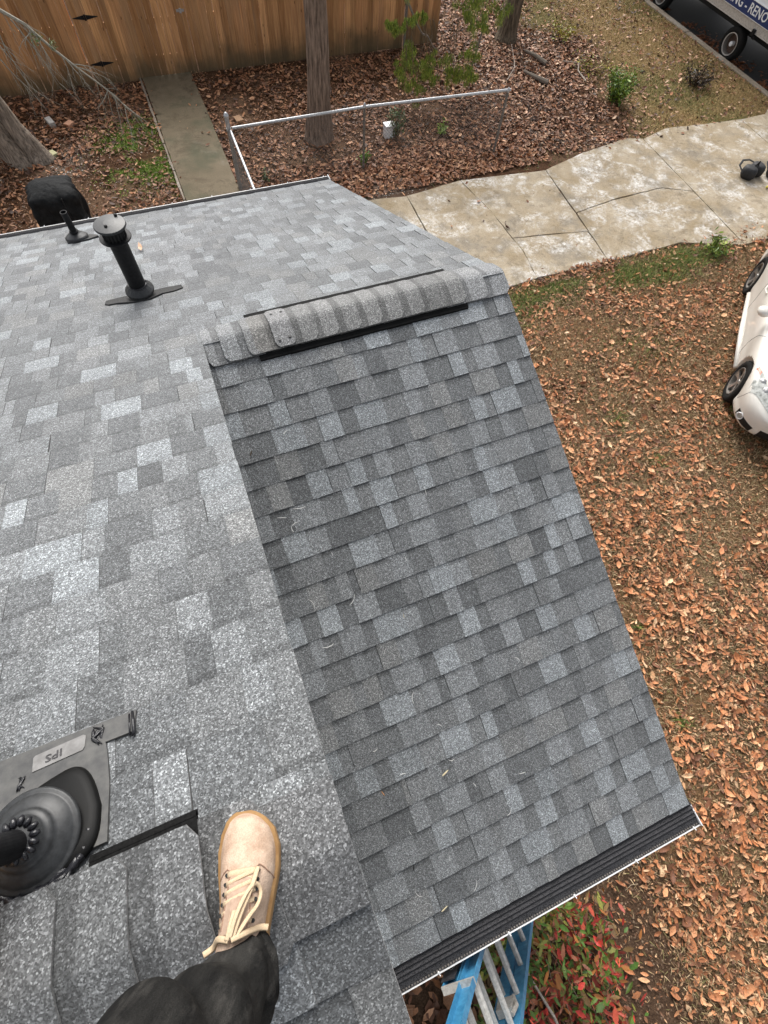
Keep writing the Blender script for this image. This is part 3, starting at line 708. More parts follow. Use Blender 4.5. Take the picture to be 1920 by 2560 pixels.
for z in (-2.89, -3.63):
    b = MB(); x = -.29; y = FY-.045
    for sg in (-1, 1):
        b.add([(x+sg*.02,y,z-.036), (x+sg*.02,y,z+.036), (x+sg*.24,y,z+.004), (x+sg*.24,y,z-.004)]+[(x+sg*.02,y+.008,z-.036), (x+sg*.02,y+.008,z+.036), (x+sg*.24,y+.008,z+.004), (x+sg*.24,y+.008,z-.004)],
              [(0,1,2,3),(7,6,5,4),(0,4,5,1),(1,5,6,2),(2,6,7,3),(3,7,4,0)])
    b.tube([(x,y,z-.045),(x,y,z+.045)], .016, 10); b.build('hinge', M_BLK, gt)
b = MB(); b.box(1.50,1.66,FY-.05,FY-.03,-2.94,-2.90); b.box(1.56,1.60,FY-.07,FY-.04,-2.955,-2.885); b.build('latch', M_GALV, gt)
sp = thing('steel_post', (6.80, FY-.03, G), 'thin dark steel post standing at the right end of the board fence', 'post'); b = MB(); b.lathe((6.80,FY-.04,G), [(.03,-.1),(.03,2.0),(.02,2.02)], 12); b.build('post_shaft', M_GALVD, sp)
sp = thing('rusty_pole', (7.66,10.18,G), 'short rusty pole leaning in the leaf litter under the green sprays', 'pole')
b = MB(); b.tube([(7.60,10.3,G-.05),(7.68,10.1,G+1.15)], .022, 8); b.tube([(7.68,10.1,G+1.1),(7.69,10.08,G+1.2)], .028, 8); b.build('pole_shaft', M_GALVD, sp)

# chain link
cl_ = thing('chain_link_fence', (1.5, 7.8, G), 'low chain-link fence with silver top rail turning at a capped corner post', 'fence')
C0 = Vector((1.47, 7.85, G)); C1 = Vector((4.0, 7.80, G)); C2 = Vector((6.92, 7.58, G)); Ce = Vector((1.40, 5.0, G)); RZ = 1.085
for p, hgt, r in ((C0, 1.24, .036), (C1, RZ+.02, .023), (C2, RZ+.03, .025)):
    b = MB(); b.lathe(p, [(r,-.1),(r,hgt)], 14); po = b.build('post', M_GALV if p is C0 else M_GALVD, cl_, smooth=False)
    b = MB(); b.lathe(p+Vector((0,0,hgt)), [(r*1.2,-.03),(r*1.25,0),(r*.8,.03),(r*.3,.045)], 14); b.build('post_cap', M_GALV, po)
b = MB(); b.tube([C0+Vector((.06,0,RZ-.05)), C1+Vector((0,0,RZ)), C2+Vector((.05,0,RZ+.03))], .024, 10); b.build('top_rail', M_GALV, cl_)
b = MB(); b.tube([C0+Vector((.02,-.05,RZ-.06)), Ce+Vector((0,0,RZ-.06))], .022, 10); b.build('top_rail', M_GALV, cl_)
for z_ in (RZ-.06,):
    b = MB(); b.lathe(C0+Vector((0,0,z_)), [(.040,-.025),(.042,0),(.040,.025)], 14); b.build('band', M_GALV, cl_)
def mesh_run(a, c, h):
    b = MB(); L = (c-a).length; d = (c-a)/L; st = .062; k = int(L/st)+int(h/st)
    nrm = Vector((d.y, -d.x, 0))
    for i in range(-int(h/st), int(L/st)+1):
        for sg in (1, -1):
            s0 = i*st if sg > 0 else i*st+h; t0, t1 = 0.0, h
            # clip
            def S_(t): return s0+sg*t
            lo, hi = 0, h
            if sg > 0: lo = max(lo, -s0); hi = min(hi, L-s0)
            else: lo = max(lo, s0-L); hi = min(hi, s0)
            if hi-lo < .03: continue
            b.tube([a+d*S_(lo)+Vector((0,0,lo+.02))+nrm*.004*sg, a+d*S_(hi)+Vector((0,0,hi+.02))+nrm*.004*sg], .0020, 3, cap=False)
    return b
b = mesh_run(C0+Vector((0,-.035,0)), C1+Vector((0,-.035,0)), RZ-.04); b.build('wire_mesh', M_GALVD, cl_, kind='stuff')
b = mesh_run(C1+Vector((0,-.035,0)), C2+Vector((0,-.035,0)), RZ-.03); b.build('wire_mesh', M_GALVD, cl_, kind='stuff')
b = mesh_run(C0+Vector((-.035,0,0)), Ce+Vector((-.035,0,0)), RZ-.08); b.build('wire_mesh', M_GALVD, cl_, kind='stuff')

# ---------------------------------------------------------------- VEGETATION
def trunk_mesh(mb, pts, rad, col, lob=5, amp=.16, n=22, fork=0):
    rings = []; ph = random.uniform(0, 6)
    pts = [Vector(p) for p in pts]
    # resample
    P = []; Rr = []
    for i in range(len(pts)-1):
        for k in range(6):
            t = k/6; P.append(pts[i].lerp(pts[i+1], t)); Rr.append(rad[i]+(rad[i+1]-rad[i])*t)
    P.append(pts[-1]); Rr.append(rad[-1])
    for i, p in enumerate(P):
        d = (P[min(i+1, len(P)-1)]-P[max(i-1, 0)]).normalized(); a = d.cross(Vector((0,1,0))).normalized(); c = a.cross(d)
        ring = []
        for k in range(n):
            th = math.tau*k/n; r = Rr[i]*(1+amp*math.sin(lob*th+ph+i*.07)+amp*.5*math.sin((lob*2+1)*th+i*.13)+random.uniform(-.03,.03))
            if fork: r *= 1-.5*math.exp(-((math.remainder(th-fork, math.tau))/.20)**2)
            ring.append(p+a*math.cos(th)*r+c*math.sin(th)*r)
        rings.append(ring)
    mb.loft(rings, col=col)
def branch(mb, p, d, L, r, depth, col, droop=.15, split=3):
    p = Vector(p); d = Vector(d).normalized(); pts = [p]; n = 6
    for i in range(n):
        d = (d+Vector((random.uniform(-1,1), random.uniform(-1,1), random.uniform(-1,1)))*.16+Vector((0,0,-droop*.12))).normalized()
        p = p+d*L/n; pts.append(p)
        if depth and i > 0:
            for _ in range(1 if random.random() < .75 else 2):
                dd = (d+Vector((random.uniform(-1,1), random.uniform(-1,1), random.uniform(-1,.4)))*.95).normalized()
                branch(mb, p, dd, L*random.uniform(.28,.5), r*.45*(1-i/n*.5), depth-1, col, droop)
    mb.tube(pts, [r*(1-.82*i/n) for i in range(n+1)], 5, col=col)
def leaf_tris(P, size, col, up_bias=1.0, droop=0, rng=RNG, elong=.5, curl=.25):
    """P (n,3) positions -> folded pointed leaves of 6 triangles"""
    n = len(P); th = rng.random(n)*math.tau; tilt = rng.normal(0, .45, n)/up_bias; roll = rng.normal(0, .5, n)/up_bias
    ax = np.stack([np.cos(th)*np.cos(tilt), np.sin(th)*np.cos(tilt), np.sin(tilt)], 1)
    if droop: ax[:, 2] -= droop; ax /= np.linalg.norm(ax, axis=1)[:, None]
    sd = np.cross(np.tile([0,0,1.], (n,1)), ax); sd /= np.linalg.norm(sd, axis=1)[:, None]+1e-9; nr = np.cross(ax, sd)
    sd2 = sd*np.cos(roll)[:, None]+nr*np.sin(roll)[:, None]; nr2 = np.cross(ax, sd2)
    s = size*np.clip(rng.lognormal(-.05, .32, n), .45, 1.7); el = elong*rng.uniform(.5, 1.35, n); cu = curl*rng.uniform(-.8, 2.4, n)
    def pt(a, c, h): return P+ax*(s*a)[:, None]+sd2*(s*el*c)[:, None]+nr2*(s*cu*h)[:, None]
    V = np.stack([pt(-.5, 0, .3), pt(-.18, .42, .35), pt(.2, .34, .3), pt(.5, 0, .5), pt(.2, -.34, .3), pt(-.18, -.42, .35), pt(0, 0, 0)], 1)
    base = np.arange(n)[:, None, None]*7
    F = base+np.array([[0,1,6],[1,2,6],[2,3,6],[3,4,6],[4,5,6],[5,0,6]])[None]
    V[..., 2] -= 0
    return V.reshape(-1, 3), F.reshape(-1, 3), np.repeat(col, 6, 0)
def pick(pal, n, wts=None, var=.18):
    pal = np.array(pal); c = pal[RNG.choice(len(pal), n, p=wts)]; return c*RNG.uniform(1-var, 1+var, (n,1))
def foliage(name, parent, centers, radii, n, size, pal, wts=None, droop=0, elong=.45, up=.8, m=None, kind='stuff'):
    centers = np.array(centers, float); k = RNG.integers(0, len(centers), n); d = RNG.normal(0, 1, (n,3)); d /= np.linalg.norm(d, axis=1)[:, None]
    rr = RNG.random(n)**(1/2.2); P = centers[k]+d*rr[:, None]*np.array(radii)[k][:, None] if np.ndim(radii[0]) == 0 else centers[k]+d*rr[:, None]*np.array(radii)[k]
    V, F, C = leaf_tris(P, size, pick(pal, n, wts, .3), up, droop, elong=elong)
    return npmesh(name, V, F, C, m or M_GREEN, parent, kind=kind)
BK = (.21,.155,.12); BKL = (.20,.165,.14)
# big cedar with the double-grooved trunk
FORK = R(90)
t = thing('cedar_tree', (3.48,9.05,G), 'straight reddish-grey cedar with a deeply grooved trunk behind the chain-link fence', 'tree')
b = MB(); 
trunk_mesh(b, [(3.47,9.02,G-.1),(3.48,9.02,G+.12),(3.50,9.0,G+.7),(3.53,9.0,-2.4),(3.50,9.0,-1),(3.46,9.0,1),(3.5,9,3.5)], [.33,.27,.205,.19,.18,.16,.1], BK, 4, .10, 48, fork=FORK)
b.build('trunk', M_BARK, t, smooth=True)
b = MB()
for (p, q, r) in (((3.5,9.1,-1.2),(5.45,9.62,-2.1),.035), ((5.45,9.62,-2.1),(5.95,9.6,-2.7),.026), ((5.95,9.6,-2.7),(6.35,9.6,-3.0),.018), ((3.5,9.1,-1.0),(6.4,9.7,-1.9),.035), ((6.4,9.7,-1.9),(7.4,9.7,-2.35),.022)):
    p = Vector(p); q = Vector(q); b.tube([p, p.lerp(q,.33)+Vector((0,.03,.05)), p.lerp(q,.66)+Vector((.02,0,-.03)), q], [r, r*.85, r*.75, r*.6], 6, col=BKL)
for k in range(26):
    a = Vector((random.uniform(5.5,6.9), 9.6+random.uniform(-.3,.3), random.uniform(-2.9,-2.4))); b.tube([a, a+Vector((random.uniform(-.1,.2),0,-.3)), a+Vector((random.uniform(-.2,.3),random.uniform(-.1,.1),-.6))], [.008,.006,.003], 4, col=(.16,.12,.08))
b.build('branch', M_TWIG, t)
random.seed(3)
cs = [(5.72,9.6,-2.98),(5.68,9.6,-3.2),(5.62,9.6,-3.42),(5.95,9.6,-3.5),(6.25,9.6,-3.45),(6.1,9.6,-3.2),(6.75,9.65,-3.25),(7.0,9.6,-3.42),(7.2,9.6,-3.5),(7.15,9.6,-3.1),(6.8,9.6,-3.5),
      (6.75,9.7,-2.1),(6.9,9.7,-2.3),(7.1,9.7,-2.2),(7.25,9.7,-2.5),(7.35,9.7,-2.75),(6.6,9.7,-2.0),(7.0,9.7,-2.55),(7.75,9.7,-2.55),(5.15,9.5,-2.5),(5.35,9.5,-2.55),(5.6,9.5,-2.5),(5.85,9.5,-2.4),(5.5,9.6,-1.95)]
rs = [.10,.12,.13,.14,.13,.10,.13,.13,.12,.1,.1,.15,.15,.15,.12,.10,.12,.1,.12,.07,.07,.06,.06,.10]
cs2, rs2 = [], []
for c_, r_ in zip(cs, rs):
    for _ in range(9): cs2.append((c_[0]+random.gauss(0,r_*.75), c_[1]+random.gauss(0,r_), c_[2]+random.gauss(0,r_*.8))); rs2.append(r_*random.uniform(.5,1.0))
foliage('needle_spray', t, cs2, rs2, 15000, .08, [(.30,.38,.06),(.20,.28,.05),(.38,.44,.09),(.12,.18,.04)], None, droop=1.9, elong=.06, up=.8)
foliage('crown', t, [(3.5,9,2.2),(2.8,9.4,1.7),(4.3,9.2,1.6),(3.6,9.8,2.9),(3.4,9.2,3.6)], [.9,.7,.8,.8,.7], 2500, .12, [(.05,.09,.02),(.09,.13,.03)], None, droop=.5, elong=.3)
# forked trunk at left with the bare lichened branch
t = thing('forked_tree', (-2.25,9.9,G), 'leaning forked grey trunk with a bare lichened branch at the left edge', 'tree')
b = MB(); trunk_mesh(b, [(-2.22,9.86,G-.1),(-2.3,9.9,G+.15),(-2.55,9.95,G+.8),(-2.72,9.95,-2.6),(-2.9,9.9,-1.6),(-3.2,9.9,.8)], [.34,.27,.20,.17,.15,.08], (.24,.195,.155), 4, .12, 26)
trunk_mesh(b, [(-1.92,9.80,G-.08),(-1.98,9.85,G+.12),(-2.12,9.88,G+.55),(-2.22,9.9,-2.9),(-2.4,9.9,-2.2),(-2.6,10.0,-.6)], [.24,.18,.135,.12,.10,.05], (.25,.205,.165), 3, .14, 20); b.build('trunk', M_BARK, t, smooth=True)
b = MB(); b.lathe((-2.16,9.62,-2.62), [(.055,-.16),(.05,.02)], 10, ax=Vector((.6,-.6,.3))); b.build('cut_stub', M_TWIG, t)
b = MB(); LC = (.30,.285,.24)
main = [(-2.9,9.7,-1.2),(-2.0,9.3,-1.35),(-1.32,9.02,-1.62),(-1.09,9,-1.78),(-.85,8.98,-2.08),(-.6,8.98,-2.36),(-.34,9,-2.63),(-.17,9,-2.83),(-.06,9.0,-3.0)]
b.tube(main, [.05,.036,.026,.022,.019,.015,.011,.007,.003], 6, col=LC)
random.seed(21)
for i in range(2, 8):
    for _ in range(4):
        branch(b, Vector(main[i])+(Vector(main[min(i+1,8)])-Vector(main[i]))*random.random(), (random.uniform(-.5,.9), random.uniform(-.3,.3), random.uniform(-1.2,.25)), random.uniform(.28,.6), .008, 2 if i < 6 else 1, LC, .5)
for q in (((-1.5,9.1,-1.7),(.1,0,-1),.9), ((-1.25,9.1,-1.75),(.35,0,-1),.9), ((-1.7,9.1,-2.1),(.5,0,-.8),.8), ((-1.75,9.0,-1.6),(.7,0,-.9),1.0)):
    branch(b, q[0], q[1], q[2], .012, 2, LC, .5)
b.build('branch', M_TWIG, t)
foliage('crown', t, [(-3.4,10,1.6),(-2.8,10.2,1.2),(-3.9,9.6,1.4)], [.8,.6,.6], 800, .10, [(.08,.11,.03),(.16,.12,.04)])
foliage('green_tuft', t, [(-1.02,9.0,-1.95),(-.82,9.0,-2.05)], [.10,.08], 160, .05, [(.14,.19,.06)], None, elong=.2)
# third trunk top centre
t = thing('oak_tree', (9.6,12.03,G), 'brown trunk rising from leaf litter beyond the end of the board fence', 'tree')
b = MB(); trunk_mesh(b, [(9.58,12.03,G-.1),(9.6,12.05,G+.15),(9.68,12.1,G+.9),(9.75,12.2,-1.8),(9.8,12.3,1.5)], [.34,.24,.20,.18,.12], (.12,.092,.065), 3, .08, 22); b.build('trunk', M_BARK, t, smooth=True)
foliage('crown', t, [(9.8,12.4,3.2),(9.0,12.8,2.8),(10.6,12.5,2.7)], [1.2,1,1], 1500, .14, [(.10,.12,.03),(.3,.15,.05)])

def bush(name, loc, label, cat, nleaf, rx, hz, pal, size, wts=None, stems=14, elong=.4, group=None, col=(.12,.09,.05), droop=0, up=.7, low=.2):
    t = thing(name, (loc[0], loc[1], G), label, cat, group); b = MB(); P = []
    for k in range(stems):
        a = random.uniform(0, math.tau); rr = rx*math.sqrt(random.random())*.85; hh = hz*random.uniform(.55, 1)
        tip = Vector((loc[0]+math.cos(a)*rr, loc[1]+math.sin(a)*rr, G+hh)); base = Vector((loc[0]+math.cos(a)*rr*.25, loc[1]+math.sin(a)*rr*.25, G-.02))
        mid = base.lerp(tip, .5)+Vector((0,0,hh*.12)); b.tube([base, mid, tip], [.007,.005,.002], 4, col=col)
        for j in range(max(1, nleaf//stems)):
            q = random.uniform(low, 1.02); p = base.lerp(mid, q*2) if q < .5 else mid.lerp(tip, q*2-1)
            P.append(tuple(p+Vector((random.gauss(0,1), random.gauss(0,1), random.gauss(0,.7)))*rx*.16))
    b.build('stem', M_TWIG, t); P = np.array(P); P[:, 2] = np.maximum(P[:, 2], G+.02)
    V, F, C = leaf_tris(P, size, pick(pal, len(P), wts, .3), up, droop, elong=elong); npmesh('foliage', V, F, C, M_GREEN, t, kind='stuff'); return t
bush('green_bush', (10.75,8.6), 'bright yellow-green rounded bush in the leaf litter behind the driveway', 'bush', 1500, .40, .62, [(.13,.22,.015),(.20,.29,.03),(.06,.12,.015)], .075, None, 34, .4, droop=.2)
bush('dead_brush', (13.3,8.75), 'dark brown dead brush beside the kerb near the driveway mouth', 'brush', 520, .55, .35, [(.05,.03,.02),(.11,.065,.035),(.025,.018,.015)], .08, None, 60, .3, col=(.04,.028,.02))
bush('yellow_weeds', (11.1,11.7), 'straggly yellow weeds on the slope beyond the oak trunk', 'weeds', 260, .45, .35, [(.38,.33,.04),(.25,.25,.04)], .07, None, 22)
bush('yellow_weeds', (11.1,10.1), 'sparse yellow-leaved weeds between the bush and the far lawn', 'weeds', 260, .75, .28, [(.40,.34,.05),(.28,.24,.05),(.2,.2,.04)], .07, None, 26)
bush('sapling', (4.05,7.95), 'small bright green seedling at the foot of the middle fence post', 'plant', 130, .16, .26, [(.16,.28,.02),(.10,.2,.02)], .085, None, 12)
bush('sapling', (6.1,8.5), 'small bright green seedling in leaf litter right of the fence', 'plant', 90, .16, .26, [(.20,.30,.03),(.12,.2,.02)], .08, None, 9)
bush('sapling', (2.0,7.95), 'faint dark green seedling just inside the fence corner', 'plant', 60, .12, .22, [(.06,.12,.02),(.04,.08,.02)], .06, None, 8)
bush('honeysuckle', (5.05,8.65), 'dark green scrambling plant growing over the small white box', 'plant', 420, .24, .55, [(.04,.085,.02),(.07,.12,.03),(.10,.14,.04)], .065, None, 22, .35)
bush('corner_weed', (9.55,3.35), 'bright green weed at the driveway edge beside the white car', 'weeds', 340, .34, .30, [(.15,.24,.02),(.08,.14,.02),(.22,.26,.04)], .075, None, 18)
b = MB(); b.box(4.83,5.03,8.62,8.80,G,G+.24); b.box(4.82,5.04,8.61,8.81,G+.24,G+.26); setp(b.build('utility_box', M_WHT, origin=(4.93,8.71,G), bevel=.006), 'small white plastic box half hidden by green leaves behind the fence', 'box')
# red and green shrub below the front gutter
t = thing('red_shrub', (.95,-4.75,G), 'low shrub with red, orange and green leaves under the ladder side of the gutter', 'shrub')
b = MB(); P = []; random.seed(5)
for k in range(190):
    x = random.uniform(.35,1.75); y = random.uniform(-5.6,-3.75); 
    if (x-1.05)**2/.46+(y+4.65)**2/.9 > 1: continue
    hh = random.uniform(.25,.75); base = Vector((x,y,G)); tip = base+Vector((random.uniform(-.15,.15), random.uniform(-.15,.15), hh)); b.tube([base, base.lerp(tip,.5)+Vector((.02,0,0)), tip], [.006,.004,.002], 4, col=(.22,.18,.14))
    for j in range(26): 
        q = random.uniform(.3,1); P.append(tuple(base.lerp(tip,q)+Vector((random.gauss(0,.09), random.gauss(0,.09), random.gauss(0,.04)))))
b.tube([(.86,-4.35,G+.45),(.93,-4.7,G+.5),(.95,-5.0,G+.42),(1.03,-5.4,G+.4)], [.008,.013,.013,.012], 6, col=(.33,.29,.25)); b.build('stem', M_TWIG, t)
P = np.array(P); hot = sstep(.45,.6, fbm(P[:,0]*1.0, P[:,1], 2.2)+.22*(P[:,0]-1.15))
pal1 = np.array([(.09,.18,.025),(.15,.24,.04),(.26,.26,.05),(.24,.14,.05)])[RNG.integers(0,4,len(P))]; pal2 = np.array([(.50,.045,.03),(.62,.11,.06),(.42,.16,.04),(.30,.05,.03),(.35,.13,.07)])[RNG.integers(0,5,len(P))]
C_ = np.where((RNG.random(len(P)) < hot*.48+.08)[:, None], pal2, pal1)*RNG.uniform(.45,1.1,(len(P),1))
V, F, C = leaf_tris(P, .078, C_, 1.1, 0, elong=.42); npmesh('foliage', V, F, C, M_GREEN, t, kind='stuff')

# ---------------------------------------------------------------- FALLEN LEAVES, GRASS, PEBBLES (nobody could count them)
def scatter(n, x0, x1, y0, y1, dens):
    x = RNG.uniform(x0, x1, n); y = RNG.uniform(y0, y1, n); k = RNG.random(n) < dens(x, y); return x[k], y[k]
def no_go(x, y):
    path = (x > .44) & (x < 1.42) & (y > 4.6) & (y < 12.3); drive = (x > 2.4) & (y > 3.86-.0*x) & (y < 6.8+.02*x) & (x < 14.9)
    hs_ = (x < WL-.25) & (y > YF+.3) & (y < YB-.28); hs2 = (x < -.21) & (y < YB-.3) & (y > YR-1.3)
    return path, drive, hs_ | hs2
def leaf_layer(name, n, x0, x1, y0, y1, dens, size, pal, wts, keep=.012, zoff=.012):
    def d(x, y):
        p, dr, h = no_go(x, y); v = dens(x, y); v = np.where(p | dr, np.where(RNG.random(len(x)) < keep, .5, 0), v); return np.where(h, 0, v)
    x, y = scatter(n, x0, x1, y0, y1, d); z = ground_z(x, y)+zoff+RNG.uniform(0, .022, len(x))
    p, dr, h = no_go(x, y); z = np.where(dr, zt+.012, np.where(p, G+.062, z))
    V, F, C = leaf_tris(np.stack([x, y, z], 1), size, pick(pal, len(x), wts, .25), 1.5, elong=.52, curl=.3); npmesh(name, V, F, C, M_LEAF, kind='stuff'); return len(x)
ORANGE = [(.60,.27,.125),(.47,.185,.075),(.68,.38,.20),(.32,.13,.058),(.70,.47,.28),(.18,.075,.038)]
def dF(x, y):
    q = zones(x, y); cl1 = sstep(.36,.62,fbm(x,y,1.3)); near = sstep(6.2,3.2,x)*sstep(3.0,-1.5,y); base = .20+.44*cl1+near*.6*(.25+cl1)
    base = base + .25*np.exp(-((x-(2.25+.0*y)-.35)**2)/.25)*(y > -3.8)
    bareM = (1-sstep(2.3,2.7,x+(fbm(x,y,1.5)-.5)*.5))*(y < -3.2); return np.where(x < 1.5, .5, base)*(1-.88*bareM)*(1-.55*q['green'])
leaf_layer('fallen_leaves', 58000, 1.5, 13, -8.5, 3.85, dF, .086, ORANGE, [.25,.24,.13,.22,.05,.11])
leaf_layer('leaf_fragments', 90000, 1.5, 10.5, -7, 3.85, lambda x, y: .15+.8*dF(x, y), .036, [(.42,.20,.095),(.26,.12,.06),(.56,.33,.18),(.15,.075,.04)], None, keep=.004)
leaf_layer('leaf_fragments', 70000, -5, 7.6, 3.6, 12.25, lambda x, y: .25+.5*sstep(.4,.6,fbm(x,y,1.4)), .034, [(.22,.11,.055),(.12,.06,.034),(.34,.19,.10)], None, keep=.004)
def dShr(x, y): return .55+.4*sstep(.4,.6,fbm(x,y,2))
leaf_layer('fallen_leaves', 3000, -1.4, 1.5, -7.0, -3.1, lambda x, y: dShr(x,y)*np.where(y > -3.2, .4, 1), .11, [(.33,.15,.07),(.2,.085,.045),(.12,.055,.03),(.42,.22,.12)], None)
DARKL = [(.27,.115,.052),(.165,.068,.032),(.38,.18,.085),(.07,.032,.018),(.52,.28,.15),(.29,.145,.085)]
def dB(x, y):
    q = zones(x, y); dn = sstep(.33,.55,fbm(x+5,y,.9)); v = (.35+.65*dn)*sstep(12.25,12.1,y)
    hole = np.exp(-((x-2.3)**2/.6+(y-10.2)**2/1.0)); dirt = np.exp(-((x+1.3)**2/1.6+(y-8.6)**2/.7))
    mossy = np.exp(-((x-0)**2/.45+(y-9.5)**2/.6)); return np.clip(v*(1-.7*hole)*(1-.85*dirt)*(1-.8*mossy), 0, 1)*(x < 7.6)
leaf_layer('leaf_litter', 34000, -5, 7.6, 3.6, 12.25, dB, .088, DARKL, [.26,.26,.17,.18,.05,.08])
leaf_layer('leaf_litter', 2600, -5, 3, 4.0, 8.4, lambda x, y: .9*sstep(8.3,6.6,y)*(.3+.7*sstep(.4,.6,fbm(x,y,1.7))), .105, [(.42,.19,.09),(.30,.13,.06),(.50,.29,.17),(.2,.09,.05)], None)
def dC(x, y):
    q = zones(x, y); l = q['lawnC']; dn = sstep(.33,.55,fbm(x+5,y,.8)); fl_ = (y < 12.2)|(x > 7.8); return (.45+.55*dn)*(1-.86*l)*(x < 14.85)*fl_*sstep(6.9,7.3,y)*(1-.5*np.exp(-((x-4)**2/.8+(y-7.05)**2/.05)))
leaf_layer('leaf_litter', 52000, 6.8, 14.9, 6.9, 17.5, dC, .085, [(.30,.135,.07),(.17,.075,.038),(.50,.28,.165),(.065,.032,.018),(.64,.42,.27),(.42,.19,.09)], [.22,.25,.15,.22,.07,.09])
leaf_layer('leaf_litter', 7000, 2.4, 8, 6.75, 8.2, lambda x, y: .5*np.ones_like(x), .09, [(.34,.145,.07),(.20,.085,.042),(.48,.25,.13)], None)
def road_leaves():
    n = 7000; x = 15.06+np.abs(RNG.normal(0,.33,n)); y = RNG.uniform(1,18,n); k = fbm(x,y,.8) > .38; x, y = x[k], y[k]
    V, F, C = leaf_tris(np.stack([x,y,np.full(len(x),G-.085)],1), .08, pick([(.30,.11,.045),(.18,.07,.03),(.24,.10,.05)], len(x)), 1.5, elong=.5); npmesh('gutter_leaves', V, F, C, M_LEAF, kind='stuff')
road_leaves()
def blades(name, x, y, z, h, pal, wd=.004, lean=.6, wts=None):
    n = len(x); th = RNG.random(n)*math.tau; ln = RNG.normal(0, lean, n); hh = h*RNG.uniform(.5,1.4,n); P = np.stack([x,y,z],1)
    sd = np.stack([np.cos(th), np.sin(th), 0*th],1)*wd; d = np.stack([-np.sin(th)*np.sin(ln), np.cos(th)*np.sin(ln), np.cos(ln)],1)*hh[:,None]
    V = np.stack([P-sd, P+sd, P+d*.55+sd*.7, P+d*.55-sd*.7, P+d+np.stack([d[:,0],d[:,1],-np.abs(hh)*.3],1)*.35],1)
    b0 = np.arange(n)[:,None,None]*5; F = (b0+np.array([[0,1,2],[0,2,3],[3,2,4]])[None]).reshape(-1,3); C = np.repeat(pick(pal, n, wts, .25), 3, 0)
    npmesh(name, V.reshape(-1,3), F, C, M_GRASS, kind='stuff')
x, y = scatter(330000, 1.9, 10.5, -7, 3.8, lambda x, y: (zones(x,y)['lawnF']*.85+.04)*(.45+.55*sstep(.36,.55,fbm(x,y,1.1)))*(~no_go(x,y)[1]))
blades('dry_grass', x, y, ground_z(x,y)-.004, .066, [(.44,.31,.17),(.32,.22,.12),(.56,.42,.25),(.22,.19,.08),(.14,.09,.05),(.2,.13,.07)], .0046, 1.2)
x, y = scatter(75000, 9, 14.85, 7.2, 18, lambda x, y: zones(x,y)['lawnC'])
blades('far_lawn_grass', x, y, ground_z(x,y)-.004, .055, [(.44,.29,.13),(.31,.215,.085),(.54,.38,.19),(.2,.18,.055)], .005, 1.0)
def tuft_pts(n, cx, cy, sx, sy): return RNG.normal(cx, sx, n), RNG.normal(cy, sy, n)
gx, gy = [], []
for cx, cy, sx, sy, n in ((5.4,3.45,.25,.15,1300),(6.1,3.5,.3,.1,1100),(7.5,3.35,.28,.16,2600),(8.35,3.25,.34,.2,3600),(8.75,3.45,.25,.12,1500),(9.3,3.35,.25,.14,1000),(4.9,3.2,.3,.25,1100),(5.5,.65,.1,.1,160),(7.4,.1,.08,.08,120),(6.7,1.8,.4,.3,500),(3.7,-3.3,.06,.05,120),(5.6,-.2,.07,.07,120),(3.9,-2.2,.05,.05,90)):
    a, c = tuft_pts(n, cx, cy, sx, sy); gx.append(a); gy.append(c)
gx = np.concatenate(gx); gy = np.concatenate(gy); k = ~no_go(gx,gy)[1]; gx, gy = gx[k], gy[k]
blades('green_grass', gx, gy, ground_z(gx,gy)-.004, .085, [(.15,.21,.045),(.22,.28,.065),(.09,.14,.035),(.30,.32,.10)], .004, .8)
x, y = scatter(70000, -1.5, 1.6, 7.9, 11, lambda x, y: np.clip(zones(x,y)['green']*1.3*sstep(.38,.5,fbm(x,y,3.2)),0,1)*(~no_go(x,y)[0]))
blades('moss_patch', x, y, ground_z(x,y)-.004, .045, [(.19,.29,.04),(.26,.35,.06),(.12,.19,.03)], .008, .9)
x, y = scatter(3000, 2.4, 14, 6.8, 7.6, lambda x, y: .5*sstep(.45,.6,fbm(x,y,2)))
blades('verge_grass', x, y, ground_z(x,y), .06, [(.12,.15,.04),(.2,.18,.07)], .005, .9)
def stones(name, x, y, size, pal):
    n = len(x); P = np.stack([x,y,ground_z(x,y)+.004],1); s = size*RNG.uniform(.4,1.3,n)[:,None]; o = np.array([[1,0,0],[0,1,0],[-1,0,0],[0,-1,0],[0,0,.6]])
    V = P[:,None,:]+o[None]*s[:,None,:]*RNG.uniform(.6,1.2,(n,5,1)); b0 = np.arange(n)[:,None,None]*5
    F = (b0+np.array([[0,1,4],[1,2,4],[2,3,4],[3,0,4]])[None]).reshape(-1,3); npmesh(name, V.reshape(-1,3), F, np.repeat(pick(pal,n),4,0), M_STONE, kind='stuff')
x, y = scatter(14000, -3, 6, 6.7, 10.5, lambda x, y: np.clip(zones(x,y)['gravel'],0,1)); stones('gravel', x, y, .014, [(.5,.46,.42),(.3,.26,.22),(.65,.62,.58),(.15,.12,.1)])
x, y = scatter(900, -3, 1, 7, 10.5, lambda x, y: .5+0*x); stones('pebbles', x, y, .018, [(.45,.38,.3),(.3,.22,.15)])
x, y = scatter(5200, 1.5, 3.2, -6.2, -3.2, lambda x, y: .8+0*x); stones('soil_crumbs', x, y, .011, [(.16,.10,.065),(.22,.15,.10),(.09,.055,.035)])
